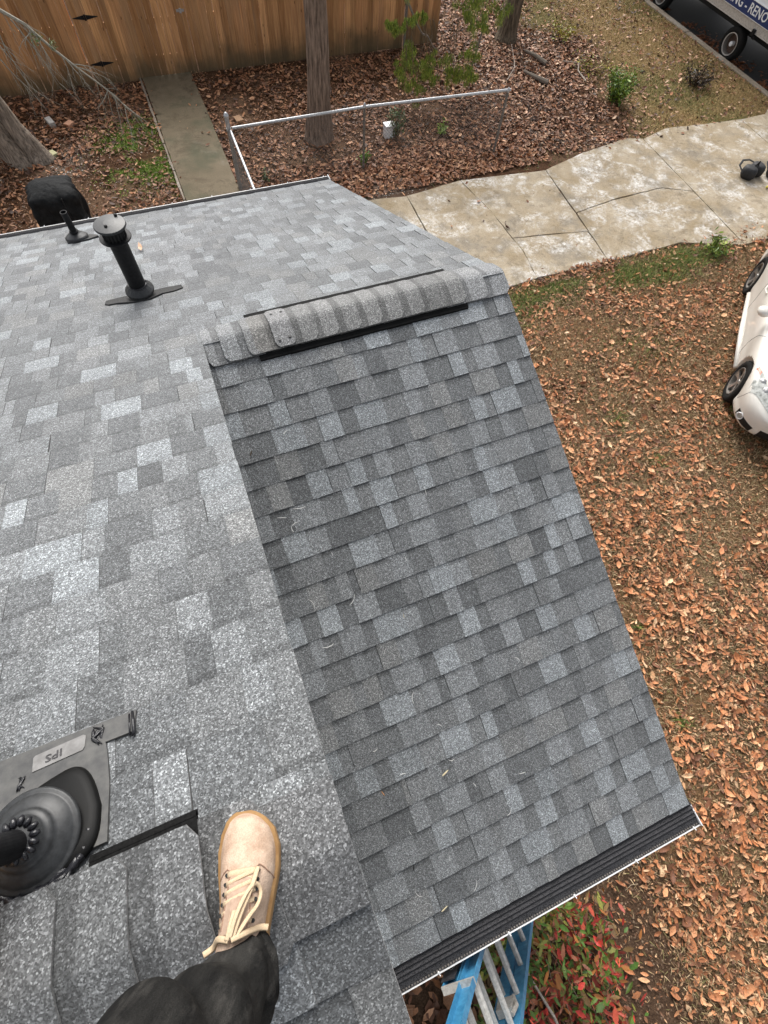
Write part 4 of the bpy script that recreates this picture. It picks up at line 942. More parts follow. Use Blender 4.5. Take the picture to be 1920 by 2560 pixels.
def twigs(name, n, x0, x1, y0, y1, L, pal):
    b = MB()
    for i in range(n):
        x = random.uniform(x0,x1); y = random.uniform(y0,y1); a = random.uniform(0,math.tau); l = L*random.uniform(.4,1.3); z = float(ground_z(x,y))+.015
        b.tube([(x,y,z),(x+math.cos(a)*l*.5,y+math.sin(a)*l*.5,z+random.uniform(0,.02)),(x+math.cos(a+.3)*l,y+math.sin(a+.3)*l,z)], [.0028,.0026,.0014], 4, col=random.choice(pal))
    b.build(name, M_TWIG, kind='stuff')
twigs('twigs', 420, 1.6, 9, -6, 3.4, .14, [(.32,.22,.13),(.2,.13,.08),(.4,.32,.22)])
twigs('twigs', 300, -2, 11, 7.3, 12, .22, [(.2,.14,.09),(.32,.26,.2)])
# fallen branches behind the fence, rocks and bricks
def lying(name, label, cat, pts, r, col, grp=None):
    b = MB(); b.tube(pts, [r*(1-.5*i/(len(pts)-1)) for i in range(len(pts))], 7, col=col); setp(b.build(name, M_TWIG, origin=pts[0]), label, cat, grp)
g_ = lambda x, y, h=.04: (x, y, float(ground_z(x, y))+h)
lying('fallen_branch', 'thick grey fallen branch lying nearest the chain-link rail end', 'branch', [g_(9.55,9.75),g_(9.35,10.0,.07),g_(9.2,10.35,.06)], .06, (.2,.17,.14))
lying('fallen_branch', 'thick grey fallen branch farther back towards the oak trunk', 'branch', [g_(10.0,10.6),g_(9.85,10.95,.08),g_(9.75,11.25,.06)], .055, (.19,.16,.13))
lying('fallen_branch', 'thin pale crooked stick left of the yellow weeds', 'branch', [g_(10.55,9.6),g_(10.6,10.05,.06),g_(10.75,10.3,.1),g_(10.5,10.6,.05)], .018, (.42,.36,.3))
lying('fallen_branch', 'thin pale bent stick arching over the litter by the post', 'branch', [g_(8.6,10.1),g_(8.9,10.35,.15),g_(9.1,10.7,.12),g_(9.25,11.2,.25)], .014, (.36,.3,.25))
def block(name, label, cat, c, dims, rz, col, m=M_STONE):
    b = MB(); ca, sa = math.cos(rz), math.sin(rz); z = float(ground_z(c[0], c[1]))
    b.box(-dims[0]/2, dims[0]/2, -dims[1]/2, dims[1]/2, -.01, dims[2], T=lambda p: (c[0]+p[0]*ca-p[1]*sa+random.uniform(-.004,.004), c[1]+p[0]*sa+p[1]*ca+random.uniform(-.004,.004), z+p[2]), col=col)
    setp(b.build(name, m, origin=(c[0], c[1], z), bevel=.008), label, cat)
block('brick', 'whitish-grey loose brick lying nearest the forked trunk', 'brick', (-1.63,11.02), (.11,.26,.08), .3, (.42,.40,.37))
block('brick', 'pinkish broken brick just right of the grey one', 'brick', (-1.28,10.85), (.17,.14,.07), .8, (.50,.27,.17))
block('rock', 'flat yellowish rock at the foot of the forked trunk', 'rock', (-1.72,9.92), (.15,.17,.06), .5, (.48,.46,.27))
block('rock', 'flat tan rock in the dirt between path and cedar', 'rock', (2.05,10.2), (.16,.22,.05), .2, (.36,.22,.13))

# ---------------------------------------------------------------- COVERED GRILL
t = thing('covered_grill', (-1.58,7.15,G), 'grill under a black draped cloth cover beyond the back gutter', 'grill')
b = MB(); rings = []; N = 56
for k in range(15):
    h = k/14; z = G+.02+1.02*(h if h < .8 else .8+(h-.8)*.9)
    ring = []
    for i in range(N):
        a = i*math.tau/N; ca, sa = math.cos(a), math.sin(a); e = 4.6
        r = 1/((abs(ca)**e+abs(sa)**e)**(1/e)); tp = 1-.10*h; top = 1 if h < .9 else 1-(h-.9)/.1*.10
        if h == 1: top = .80
        fold = (1-h*.8)*.045*math.sin(7*a+1.5*math.sin(3*a))+.016*math.sin(17*a+h*7)*(h < .95)+.028*math.sin(5*a+h*11)*(.3 < h < .9)
        ring.append((-1.58+ca*(r*.385*tp*top+fold), 7.10+sa*(r*.37*tp*top+fold), z+(.05*math.sin(a*2) if h > .9 else 0)*(1-h)+(-.02 if h == 1 else 0)))
    rings.append(ring)
rings.append([(-1.58+(p[0]+1.58)*.02, 7.10+(p[1]-7.10)*.02, G+1.06) for p in rings[-1]])
b.loft(rings); b.build('cloth_cover', M_COVER, t, smooth=True)
b = MB(); b.tube([(-1.42,6.70,G+.70),(-1.43,6.69,G+.86),(-1.43,6.74,G+1.0)], .018, 6, flat=.4); b.tube([(-1.42,6.68,G+.62),(-1.30,6.70,G+.63),(-1.22,6.78,G+.66)], .016, 6, flat=.4); b.build('strap', M_BLK, t)
b = MB(); b.tube([(-1.62,6.63,G+.40),(-1.54,6.62,G+.37),(-1.46,6.64,G+.36)], [.004,.014,.004], 6, flat=.5); b.build('white_tag', M_WHT, t)

# ---------------------------------------------------------------- LADDER
ld = thing('extension_ladder', (.75,-3.56,G), 'blue fibreglass extension ladder with aluminium rungs leaning beside the front gutter', 'ladder')
dL = Vector((-.41, 0, .912)).normalized(); nL = Vector((.912, 0, .41)).normalized(); top0 = Vector((.055, 0, -.93))
def LP(s_, y, n_): return top0 - dL*s_ + nL*n_ + Vector((0, y, 0))        # s_ = distance down from the top
def chan(y, out, n0, n1, s0, s1, name, par):
    b = MB()
    def bx(ya, yb, na, nb):
        v = [LP(s_, yy, nn) for s_ in (s0, s1) for yy in (min(ya,yb), max(ya,yb)) for nn in (na, nb)]
        b.add(v, [(0,1,3,2),(4,6,7,5),(0,4,5,1),(2,3,7,6),(0,2,6,4),(1,5,7,3)])
    bx(y, y+out*.004, n0, n1); bx(y+out*.004, y+out*.032, n0, n0+.005); bx(y+out*.004, y+out*.032, n1-.005, n1)
    return b.build(name, M_FIB, par)
YB_, YA_ = -3.365, -3.755
Lend = 3.35
rB = chan(YB_, 1, 0, .082, 0, Lend, 'rail', ld); chan(YA_, -1, 0, .082, .0, Lend, 'rail', ld)
chan(YB_+.0, 1, -.098, -.012, .33, Lend, 'rail', ld); chan(YA_-.0, -1, -.098, -.012, .33, Lend, 'rail', ld)
def rung(s_, n_, name='rung'):
    b = MB(); prof = [(-.018,-.006),(-.016,.010),(0,.016),(.016,.010),(.018,-.006),(.010,-.016),(-.010,-.016)]
    b.loft([[LP(s_, y, n_)+Vector((p[0], 0, p[1])) for p in prof] for y in (YB_, YA_)]); b.build(name, M_ALU, ld)
s_ = .12
while s_ < 3.2: rung(s_, .04); s_ += .305
s_ = .45
while s_ < 3.2: rung(s_, -.055); s_ += .305
for y, o_ in ((YB_, 1), (YA_, -1)):
    b = MB(); v = [LP(a, y+o_*c, n_) for a in (.318,.330) for c in (-.003,.033) for n_ in (-.100,.083)]; b.add(v, [(0,1,3,2),(4,6,7,5),(0,4,5,1),(2,3,7,6),(0,2,6,4),(1,5,7,3)]); b.build('guide_bracket', M_ALU, ld)
    b = MB(); v = [LP(a, y-o_*c, n_) for a in (.82,.93) for c in (.005,.045) for n_ in (-.05,.05)]; b.add(v, [(0,1,3,2),(4,6,7,5),(0,4,5,1),(2,3,7,6),(0,2,6,4),(1,5,7,3)])
    b.tube([LP(.78, y-o_*.03, .05), LP(.86, y-o_*.03, .07), LP(.95, y-o_*.03, .04)], .012, 6); b.build('rung_lock', M_ALU, ld)
b = MB(); v = [LP(a, YB_+c, n_) for a in (.36,.62) for c in (.034,.037) for n_ in (-.11,-.03)]; b.add(v, [(0,1,3,2),(4,6,7,5),(0,4,5,1),(2,3,7,6),(0,2,6,4),(1,5,7,3)]); st_ = b.build('warning_sticker', M_DECAL, ld)
b = MB(); cst = LP(.50, YB_+.0385, -.07); b.tube([cst+dL*math.cos(a)*.05+nL*math.sin(a)*.018 for a in [k*math.tau/24 for k in range(25)]], .002, 4); b.build('sticker_ring', M_ALU, st_)
for y in (YB_, YA_):
    b = MB(); b.box(1.36,1.50,y-.03,y+.03,G-.02,G+.05); b.build('ladder_foot', M_RUB, ld)

# ---------------------------------------------------------------- CAR
H = Vector((-.732,-.681,0)).normalized(); W = Vector((-H.y*-1, H.x*-1, 0))  # W points to the near (right-hand) side
W = Vector((H.y, -H.x, 0)); 
if W.x > 0: W = -W
WB = 2.72; wheelF = Vector((7.43,.48,G)); half = .90
car0 = wheelF - W*(half-.03)      # front axle centre line point on ground
CZ = G+.005
def CP(f, s_, z): return car0 + H*f + W*s_ + Vector((0,0,z)) # f forward of front axle, s_ towards near side
car = thing('parked_car', tuple(car0-H*1.3), 'white car parked on the leafy lawn with its nose towards the house', 'car')
# stations: f, half width at waist, hood/roof height, shoulder height, bottom height, greenhouse half width
ST = [(.92,.42,.56,.50,.30,.30),(.86,.62,.62,.56,.22,.45),(.72,.78,.69,.62,.19,.56),(.50,.86,.76,.69,.19,.62),(.20,.885,.83,.74,.19,.64),(-.15,.895,.90,.78,.19,.64),(-.50,.895,.96,.82,.19,.64),
      (-.80,.90,1.10,.85,.19,.62),(-1.15,.90,1.27,.88,.19,.58),(-1.55,.90,1.36,.90,.19,.56),(-2.1,.90,1.37,.92,.19,.55),(-2.5,.90,1.30,.95,.19,.55),(-2.85,.89,1.17,.97,.19,.57),(-3.2,.86,1.04,.94,.22,.60),(-3.5,.80,1.00,.90,.26,.58),(-3.64,.70,.92,.84,.36,.50)]
b = MB(); rings = []
for (f, hw, zt2, zs, zb, gw) in ST:
    pr = [(0, zb), (hw*.80, zb), (hw*.965, zb+.05), (hw*.985, zb+.16), (hw*.975, zb+(zs-zb)*.45), (hw, zb+(zs-zb)*.72), (hw*.975, zs-.02), (hw*.90, zs+.03),
          (gw+(hw*.90-gw)*.55, zs+(zt2-zs)*.45), (gw, zt2-.05 if zt2-zs > .15 else zt2-.01), (gw*.75, zt2-.008), (0, zt2+.012)]
    full = pr+[(-a, c) for a, c in pr[-2:0:-1]]
    rings.append([CP(f, a, c) for a, c in full])
b.loft(rings, flip=False); body = b.build('body', M_CAR, car, smooth=True)
sb = body.modifiers.new('s', 'SUBSURF'); sb.levels = 2; sb.render_levels = 2
def fixn(o):
    bm = bmesh.new(); bm.from_mesh(o.data); bmesh.ops.recalc_face_normals(bm, faces=bm.faces); bm.to_mesh(o.data); bm.free()
fixn(body)
bpy.context.view_layer.update()
# wheel arches
cuts = []
for f in (0, -WB):
    for sg in (1, -1):
        c = MB(); c.lathe(CP(f, sg*.55, .325), [(.378,0),(.378,.6)], 36, ax=W*sg); co = c.build('cutter', M_DARK); fixn(co)
        md = body.modifiers.new('c', 'BOOLEAN'); md.object = co; md.operation = 'DIFFERENCE'; md.solver = 'EXACT'; cuts.append(co)
bpy.context.view_layer.update(); dg = bpy.context.evaluated_depsgraph_get()
me2 = bpy.data.meshes.new_from_object(body.evaluated_get(dg)); body.modifiers.clear(); body.data = me2
for c in cuts: bpy.data.objects.remove(c)
me2.polygons.foreach_set('use_smooth', [True]*len(me2.polygons))
bm = bmesh.new(); bm.from_mesh(me2); bm.transform(Matrix.Translation(worldloc(car))); bvh = BVHTree.FromBMesh(bm); bm.free()
def hit(o, d, off=.003):
    r_ = bvh.ray_cast(Vector(o), Vector(d).normalized())
    return (r_[0]-Vector(d).normalized()*off) if r_[0] else None
def side_line(pts, r=.003, name='panel_gap', m=M_DARK, d=None, par=None):
    P = []
    for i in range(len(pts)-1):
        for k in range(8):
            t_ = k/8; a = pts[i]; c = pts[i+1]; f, z = a[0]+(c[0]-a[0])*t_, a[1]+(c[1]-a[1])*t_
            h = hit(CP(f, 2, z), -W, 0); 
            if h: P.append(h)
    if len(P) > 2: b = MB(); b.tube(P, r, 5); b.build(name, m, par or body)
def patch(c4, o_fn, d, m, name, off=.004, n=10, par=None):
    """bilinear quad of ray origins projected on the body"""
    b = MB(); G_ = []
    for i in range(n+1):
        row = []
        for j in range(n+1):
            u, v_ = i/n, j/n; q = [(1-u)*(1-v_)*c4[0][k]+u*(1-v_)*c4[1][k]+u*v_*c4[2][k]+(1-u)*v_*c4[3][k] for k in range(2)]
            row.append(hit(o_fn(*q), d, off))
        G_.append(row)
    vs = []; ids = {}
    for i in range(n+1):
        for j in range(n+1):
            if G_[i][j] is not None: ids[i,j] = len(vs); vs.append(G_[i][j])
    fs = [(ids[i,j], ids[i+1,j], ids[i+1,j+1], ids[i,j+1]) for i in range(n) for j in range(n) if all(k in ids for k in ((i,j),(i+1,j),(i+1,j+1),(i,j+1)))]
    if fs: b.add(vs, fs); return b.build(name, m, par or car, smooth=True)
sideO = lambda f, z: CP(f, 2.5, z); topO = lambda f, s_: CP(f, s_, 3)
Dn = Vector((0,0,-1))
patch([(-.86,.94),(-1.35,1.22),(-1.85,1.28),(-1.80,.97)], sideO, -W, M_GLASS, 'side_window'); patch([(-1.90,.97),(-1.93,1.28),(-2.45,1.24),(-2.75,1.04)], sideO, -W, M_GLASS, 'side_window')
patch([(-.62,-.60),(-1.18,-.48),(-1.18,.48),(-.62,.60)], topO, Dn, M_GLASS, 'windscreen', n=14)
patch([(.60,.58),(.80,.52),(.50,.85),(.10,.815)], topO, Dn, M_LAMP, 'headlight', .006, 12); patch([(.60,-.52),(.77,-.50),(.45,-.83),(.10,-.83)], topO, Dn, M_LAMP, 'headlight', .006, 12)
patch([(.20,.775),(.26,.79),(.13,.845),(.10,.82)], topO, Dn, M_ORG, 'side_marker', .010, 6)
for (a_, s__, r_) in ((.50,.66,.052),(.36,.735,.045)):
    h = hit(CP(a_, s__, 3), Dn, .007)
    if h:
        b = MB(); b.lathe(h, [(r_,0),(r_*.96,.006),(r_*.7,.004),(r_*.45,.010),(r_*.1,.014)], 20, ax=(H*.5+W*.3+Vector((0,0,.7)))); b.build('lamp_unit', M_RIM, car, smooth=True)
side_line([(-.46,.86),(-.60,.74),(-.72,.50),(-.70,.24)]); side_line([(-1.86,.93),(-1.84,.6),(-1.80,.25)]); side_line([(.42,.40),(.50,.55),(.52,.66)])
# bonnet shut line
P = []
for k in range(24):
    t_ = k/23; h = hit(CP(.55-1.1*t_, .60+.06*math.sin(t_*3), 3), Dn, 0)
    if h: P.append(h)
b = MB(); b.tube(P, .0025, 5); b.build('panel_gap', M_DARK, body)
# lower front openings and lamp ring
dcor = (H*-.75-W*.62).normalized(); 
corO = lambda a, z: CP(.75, .70, 0)-dcor*1.5+Vector((dcor.y,-dcor.x,0))*a+Vector((0,0,z))
patch([(-.15,.42),(-.15,.31),(.18,.27),(.20,.37)], corO, dcor, M_DARK, 'bumper_opening', .003, 8)
h = hit(corO(-.06,.36), dcor, .008)
if h:
    b = MB(); b.tube([h+Vector((0,0,1))*math.sin(a)*.05+Vector((dcor.y,-dcor.x,0))*math.cos(a)*.05 for a in [k*math.tau/20 for k in range(21)]], .010, 6); b.build('fog_lamp_ring', M_WHT, car)
    b = MB(); b.lathe(h, [(.038,-.01),(.038,.004)], 18, ax=-dcor); b.build('fog_lamp', M_LAMP, car)
froO = lambda a, z: CP(2.2, a, z)
patch([(-.45,.40),(-.45,.26),(.45,.26),(.45,.40)], froO, -H, M_DARK, 'lower_grille', .003, 10); patch([(-.28,.56),(-.24,.48),(.24,.48),(.28,.56)], froO, -H, M_DARK, 'grille', .003, 8)
# sill, mirror, handle
b = MB(); b.tube([CP(-.40,.855,.235),CP(-1.3,.87,.228),CP(-2.32,.855,.235)], .045, 8, flat=.9); b.build('sill', M_CAR, car, smooth=True)
for sg in (1, -1):
    mm = MB(); c = CP(-.80, sg*1.0, .98)
    mm.loft([[c+H*(hf*1.0)+W*sg*(.10*math.cos(a)*r_)+Vector((0,0,.065*math.sin(a)*r_)) for a in [k*math.tau/16 for k in range(16)]] for hf, r_ in ((-.07,.9),(-.05,1),(0,1),(.05,.8),(.075,.35))]); mo = mm.build('wing_mirror', M_CAR, car, smooth=True)
    mm = MB(); mm.tube([CP(-.80, sg*.86,.93), CP(-.80, sg*.95,.97)], .02, 6); mm.build('mirror_arm', M_BLK, mo)
b = MB(); b.tube([CP(-1.55,.905,.80),CP(-1.65,.93,.80),CP(-1.75,.905,.80)], .011, 6); b.build('door_handle', M_CAR, car)
# wheels
def wheel(cp, ax, R0, wdt, parent, spokes=5, deep=False):
    wr = bpy.data.objects.new('wheel', None)
    b = MB(); c = Vector(cp)
    b.lathe(c, [(R0*.66,-wdt/2),(R0*.93,-wdt/2),(R0,-wdt/2+.025),(R0,wdt/2-.025),(R0*.95,wdt/2-.004),(R0*.84,wdt/2+.004),(R0*.68,wdt/2-.006),(R0*.66,wdt/2-.03)], 40, ax=ax, cap=False)
    tyre = b.build('wheel', M_TYRE, parent, smooth=True)
    ax = Vector(ax).normalized(); u = Vector((0,0,1)); v_ = ax.cross(u)
    b = MB(); b.lathe(c, [(R0*.67,wdt/2-.004),(R0*.64,wdt/2+.002),(R0*.61,wdt/2-.012),(R0*.60,-wdt/2*.5)], 36, ax=ax, cap=False); 
    b.build('rim', M_GALVD if deep else M_GALVD, tyre, smooth=True)
    if deep:
        b = MB(); b.lathe(c, [(.05,-wdt/4),(.05,wdt/2-.03),(.03,wdt/2-.02)], 16, ax=ax); b.build('hub', M_WHT, tyre)
        b = MB(); b.lathe(c, [(R0*.66,wdt/2-.002),(R0*.67,wdt/2+.008),(R0*.62,wdt/2+.008),(R0*.61,wdt/2-.01)], 36, ax=ax, cap=False); b.build('rim_edge', M_STEEL, tyre)
        b = MB(); b.lathe(c, [(R0*.58,-wdt*.1),(.05,-wdt*.1)], 30, ax=ax, cap=False); b.build('rim_disc', m_grain('rusty_disc',(.05,.03,.02),(.12,.07,.05),30,.7), tyre)
    else:
        b = MB()
        b.lathe(c, [(R0*.6,-wdt*.22),(.02,-wdt*.22)], 30, ax=ax, cap=False); b.build('brake_disc', M_DARK, tyre)
        b = MB()
        for k in range(spokes):
            a = k*math.tau/spokes+.35; d = u*math.cos(a)+v_*math.sin(a); e = ax.cross(d)
            b.add([c+d*r_+e*w2*sg+ax*(wdt/2-dd) for r_, w2, dd in ((.03,.030,.035),(R0*.35,.026,.03),(R0*.62,.046,.010)) for sg in (-1,1)]+[c+d*r_+e*w2*sg*1.1+ax*(wdt/2-dd-.03) for r_, w2, dd in ((.03,.028,.035),(R0*.35,.018,.03),(R0*.62,.034,.014)) for sg in (-1,1)],
                  [(0,1,3,2),(2,3,5,4),(0,2,8,6),(2,4,10,8),(1,7,9,3),(3,9,11,5)])
        b.lathe(c+ax*(wdt/2-.05), [(.045,0),(.042,.022),(.02,.028)], 16, ax=ax); b.build('spokes', M_RIM, tyre)
    return tyre
for f in (0, -WB):
    for sg in (1, -1): wheel(CP(f, sg*.77, .325), W*sg, .325, .215, car)
b = MB(); b.box(-1,1,-1,1,-1,1, T=lambda p: tuple(CP(-1.3+p[0]*1.95, p[1]*.60, .42+p[2]*.19))); b.build('underbody', M_DARK, car)

# ---------------------------------------------------------------- TRUCK AT THE KERB
tk = thing('box_truck', (16.3,9,G-.1), 'white and navy lettered box truck standing at the kerb', 'truck'); TX = 15.12; RG = G-.10
Y0, Y1 = 6.6, 13.6
def tb(name, m, *bx, par=tk, bev=0):
    b = MB()
    for q in bx: b.box(*q)
    return b.build(name, m, par, bevel=bev)
tb('cargo_box', M_TWH, (TX+.02,TX+2.3,Y0,Y1,-3.14,-.95))
tb('blue_panel', M_BLUE, (TX,TX+.018,Y0,Y1,-3.17,-2.90))
tb('side_rail', M_STEEL, (TX-.004,TX+.05,Y0,Y1,-3.335,-3.185), (TX-.020,TX+.02,Y0,Y1,-3.185,-3.171), (TX-.012,TX+.05,Y0,Y1,-3.352,-3.336), bev=.004)
tb('chassis', M_DARK, (TX+.45,TX+.65,Y0,Y1+1.6,-3.6,-3.40),(TX+1.7,TX+1.9,Y0,Y1+1.6,-3.6,-3.40),(TX+.3,TX+2.1,Y0+.2,Y1,-3.40,-3.352))
b = MB(); y = Y0+.1
while y < Y1: b.lathe((TX-.004,y,-3.20), [(.008,0),(.006,.006)], 6, ax=Vector((-1,0,0))); y += .16
b.build('rivets', M_STEEL, tk, kind='stuff')
text('ING - RENO', .25, Vector((TX-.003, 9.83, -3.035)), (0,-1,0), (0,0,1), mat('white_lettering', (.8,.8,.8), .5), 'lettering', tk, .002, 1.0)
tb('upper_stripe', M_WHT, (TX-.004,TX+.016,Y0,Y1,-2.895,-2.88))
for y in (9.86, 12.9):
    for xo, sg in ((TX+.14, -1), (TX+2.16, 1)): wheel((xo, y, RG+.34), Vector((sg,0,0)), .34, .22, tk, deep=True)
tb('mud_flap_bracket', M_BLK, (TX-.05,TX+.06,9.28,9.38,-3.40,-3.27), (TX-.03,TX+.02,9.22,9.30,-3.44,-3.38), bev=.01)
tb('cab', M_TWH, (TX+.1,TX+2.2,Y1+.15,Y1+1.9,-3.5,-1.9), (TX+.12,TX+2.18,Y1+1.9,Y1+2.8,-3.5,-2.7), bev=.08)
tb('cab_window', M_GLASS, (TX+.085,TX+.11,Y1+.5,Y1+1.5,-2.6,-2.05), (TX+.2,TX+2.1,Y1+1.89,Y1+1.93,-2.62,-2.05))
wheel((TX+.16,Y1+2.0,RG+.34), Vector((-1,0,0)), .34, .22, tk, deep=True)

# ---------------------------------------------------------------- BAGS ON THE DRIVEWAY
def tool_bag(c, rz, label, sx=1):
    t = thing('tool_bag', (c[0],c[1],zt), label, 'bag', 'black tool bags on the driveway'); ca, sa = math.cos(rz), math.sin(rz)
    T = lambda p: (c[0]+(p[0]*ca-p[1]*sa)*sx, c[1]+(p[0]*sa+p[1]*ca)*sx, zt+p[2]*sx)
    b = MB()
    for o_ in (-.13, .13):
        b.loft([[T((o_+.125*math.cos(a)*w_*(1+.1*math.sin(3*a)), .15*math.sin(a)*w_, z)) for a in [k*math.tau/18 for k in range(18)]] for z, w_ in ((.0,.8),(.05,1.05),(.14,1.08),(.2,.9),(.215,.5))])
    b.build('pouch', M_BAG, t, smooth=True)
    b = MB(); b.tube([T((-.26,.05,.10)),T((-.24,.22,.16)),T((-.05,.30,.18)),T((.12,.26,.17)),T((.27,.08,.12))], .025, 6, flat=.35); b.build('strap', M_BAG, t)
    b = MB(); b.tube([T((-.05,0,.2)),T((0,-.02,.30)),T((.06,0,.2))], .014, 6); b.build('handle', M_BLK, t); return t
tool_bag((12.02,5.18), .15, 'black double-pouch tool bag with a looped strap, left one on the driveway')
tool_bag((12.62,4.95), -.3, 'black bulging tool bag at the frame edge beside the yellow handle', 1.1)
b = MB(); b.tube([(12.05,4.70,zt+.03),(12.35,4.78,zt+.04)], .018, 8); setp(b.build('yellow_handle', M_YEL, origin=(12.2,4.75,zt)), 'yellow tool handle poking out from under the black bags', 'tool')

# ---------------------------------------------------------------- DEBRIS ON THE ROOF
def onf(x, y, h=0): return Vector((x, y, PS*y+h))
NF = Vector((0,-PS,1)).normalized()
def splinter(x, y, L, a, w_, m, label, cat, grp=None, surf=onf, name='wood_splinter', bend=.0):
    b = MB(); d = Vector((math.cos(a), math.sin(a), 0)); e = Vector((-d.y, d.x, 0)); P = []
    for k in range(5):
        q = k/4-.5; p = d*L*q+e*bend*L*(1-4*q*q); P.append(surf(x+p.x, y+p.y, .017))
    b.tube(P, [w_*.5,w_,w_,w_*.8,w_*.3], 5, up=(0,0,1), flat=.5); setp(b.build(name, m, origin=tuple(surf(x,y,.01))), label, cat, grp)
M_CHIP = m_grain('pale_wood', (.55,.47,.30), (.7,.62,.42), 60, .8); M_STRAW = mat('white_fibre', (.62,.62,.60), .7); M_OCH = mat('orange_wood', (.55,.25,.08), .7)
random.seed(11)
spots = [(.10,-.95),(.13,-1.02),(.17,-1.0),(.22,-.93),(.30,-1.2),(.68,-1.35),(.90,-1.05),(.12,-1.62),(.40,-1.75),(.46,-2.02),(.56,-2.38),(.62,-2.55),(.28,-2.35),(.18,-2.18),(.75,-2.75),(.35,-2.82),(.42,-3.0),(.15,-2.9),(.55,-2.2),(.22,-2.62),(.9,-2.6),(.25,-.55),(1.1,-2.05),(.08,-1.4),(.33,-1.45)]
for x, y in spots:
    splinter(x+random.uniform(-.02,.02), y, random.uniform(.025,.065), random.uniform(0,3.1), random.uniform(.0010,.0018), M_STRAW, 'tiny white fibre lying on the lower front roof slope', 'debris', 'white fibres scattered on the lower slope', name='roof_fibre', bend=random.uniform(-.25,.25))
splinter(.485,-2.43,.045,.35,.0045,M_CHIP,'pale yellow wood chip near the middle of the lower slope','wood chip',name='wood_chip')
splinter(.245,-3.03,.04,.3,.0035,M_CHIP,'pale yellow wood chip just above the front gutter guard','wood chip',name='wood_chip')
splinter(.135,-2.39,.026,1.9,.002,M_OCH,'small orange wood sliver on the lower slope near the raised rake','wood chip',name='wood_chip')
splinter(.55,-1.62,.022,1.4,.0014,M_CHIP,'tiny yellow needle stuck in a shingle joint mid slope','needle',name='pine_needle')
splinter(.16,-2.78,.03,1.2,.0035,M_DARK,'dark crumb of sealant on the lower slope above the gutter','debris',name='tar_crumb')
splinter(.055,-.6,.03,1.0,.004,mat('brown_husk',(.05,.035,.02),.8),'curled dark brown husk by the raised rake near the lower ridge','debris',name='leaf_husk')
V, F, C = leaf_tris(np.array([tuple(onb(-.255,1.98,.03))]), .085, np.array([(.62,.40,.26)]), 3, elong=.5); lo = npmesh('dry_leaf', V, F, C, M_LEAF); setp(lo, 'single tan dry leaf lying on the high slope beyond the tall pipe', 'leaf')

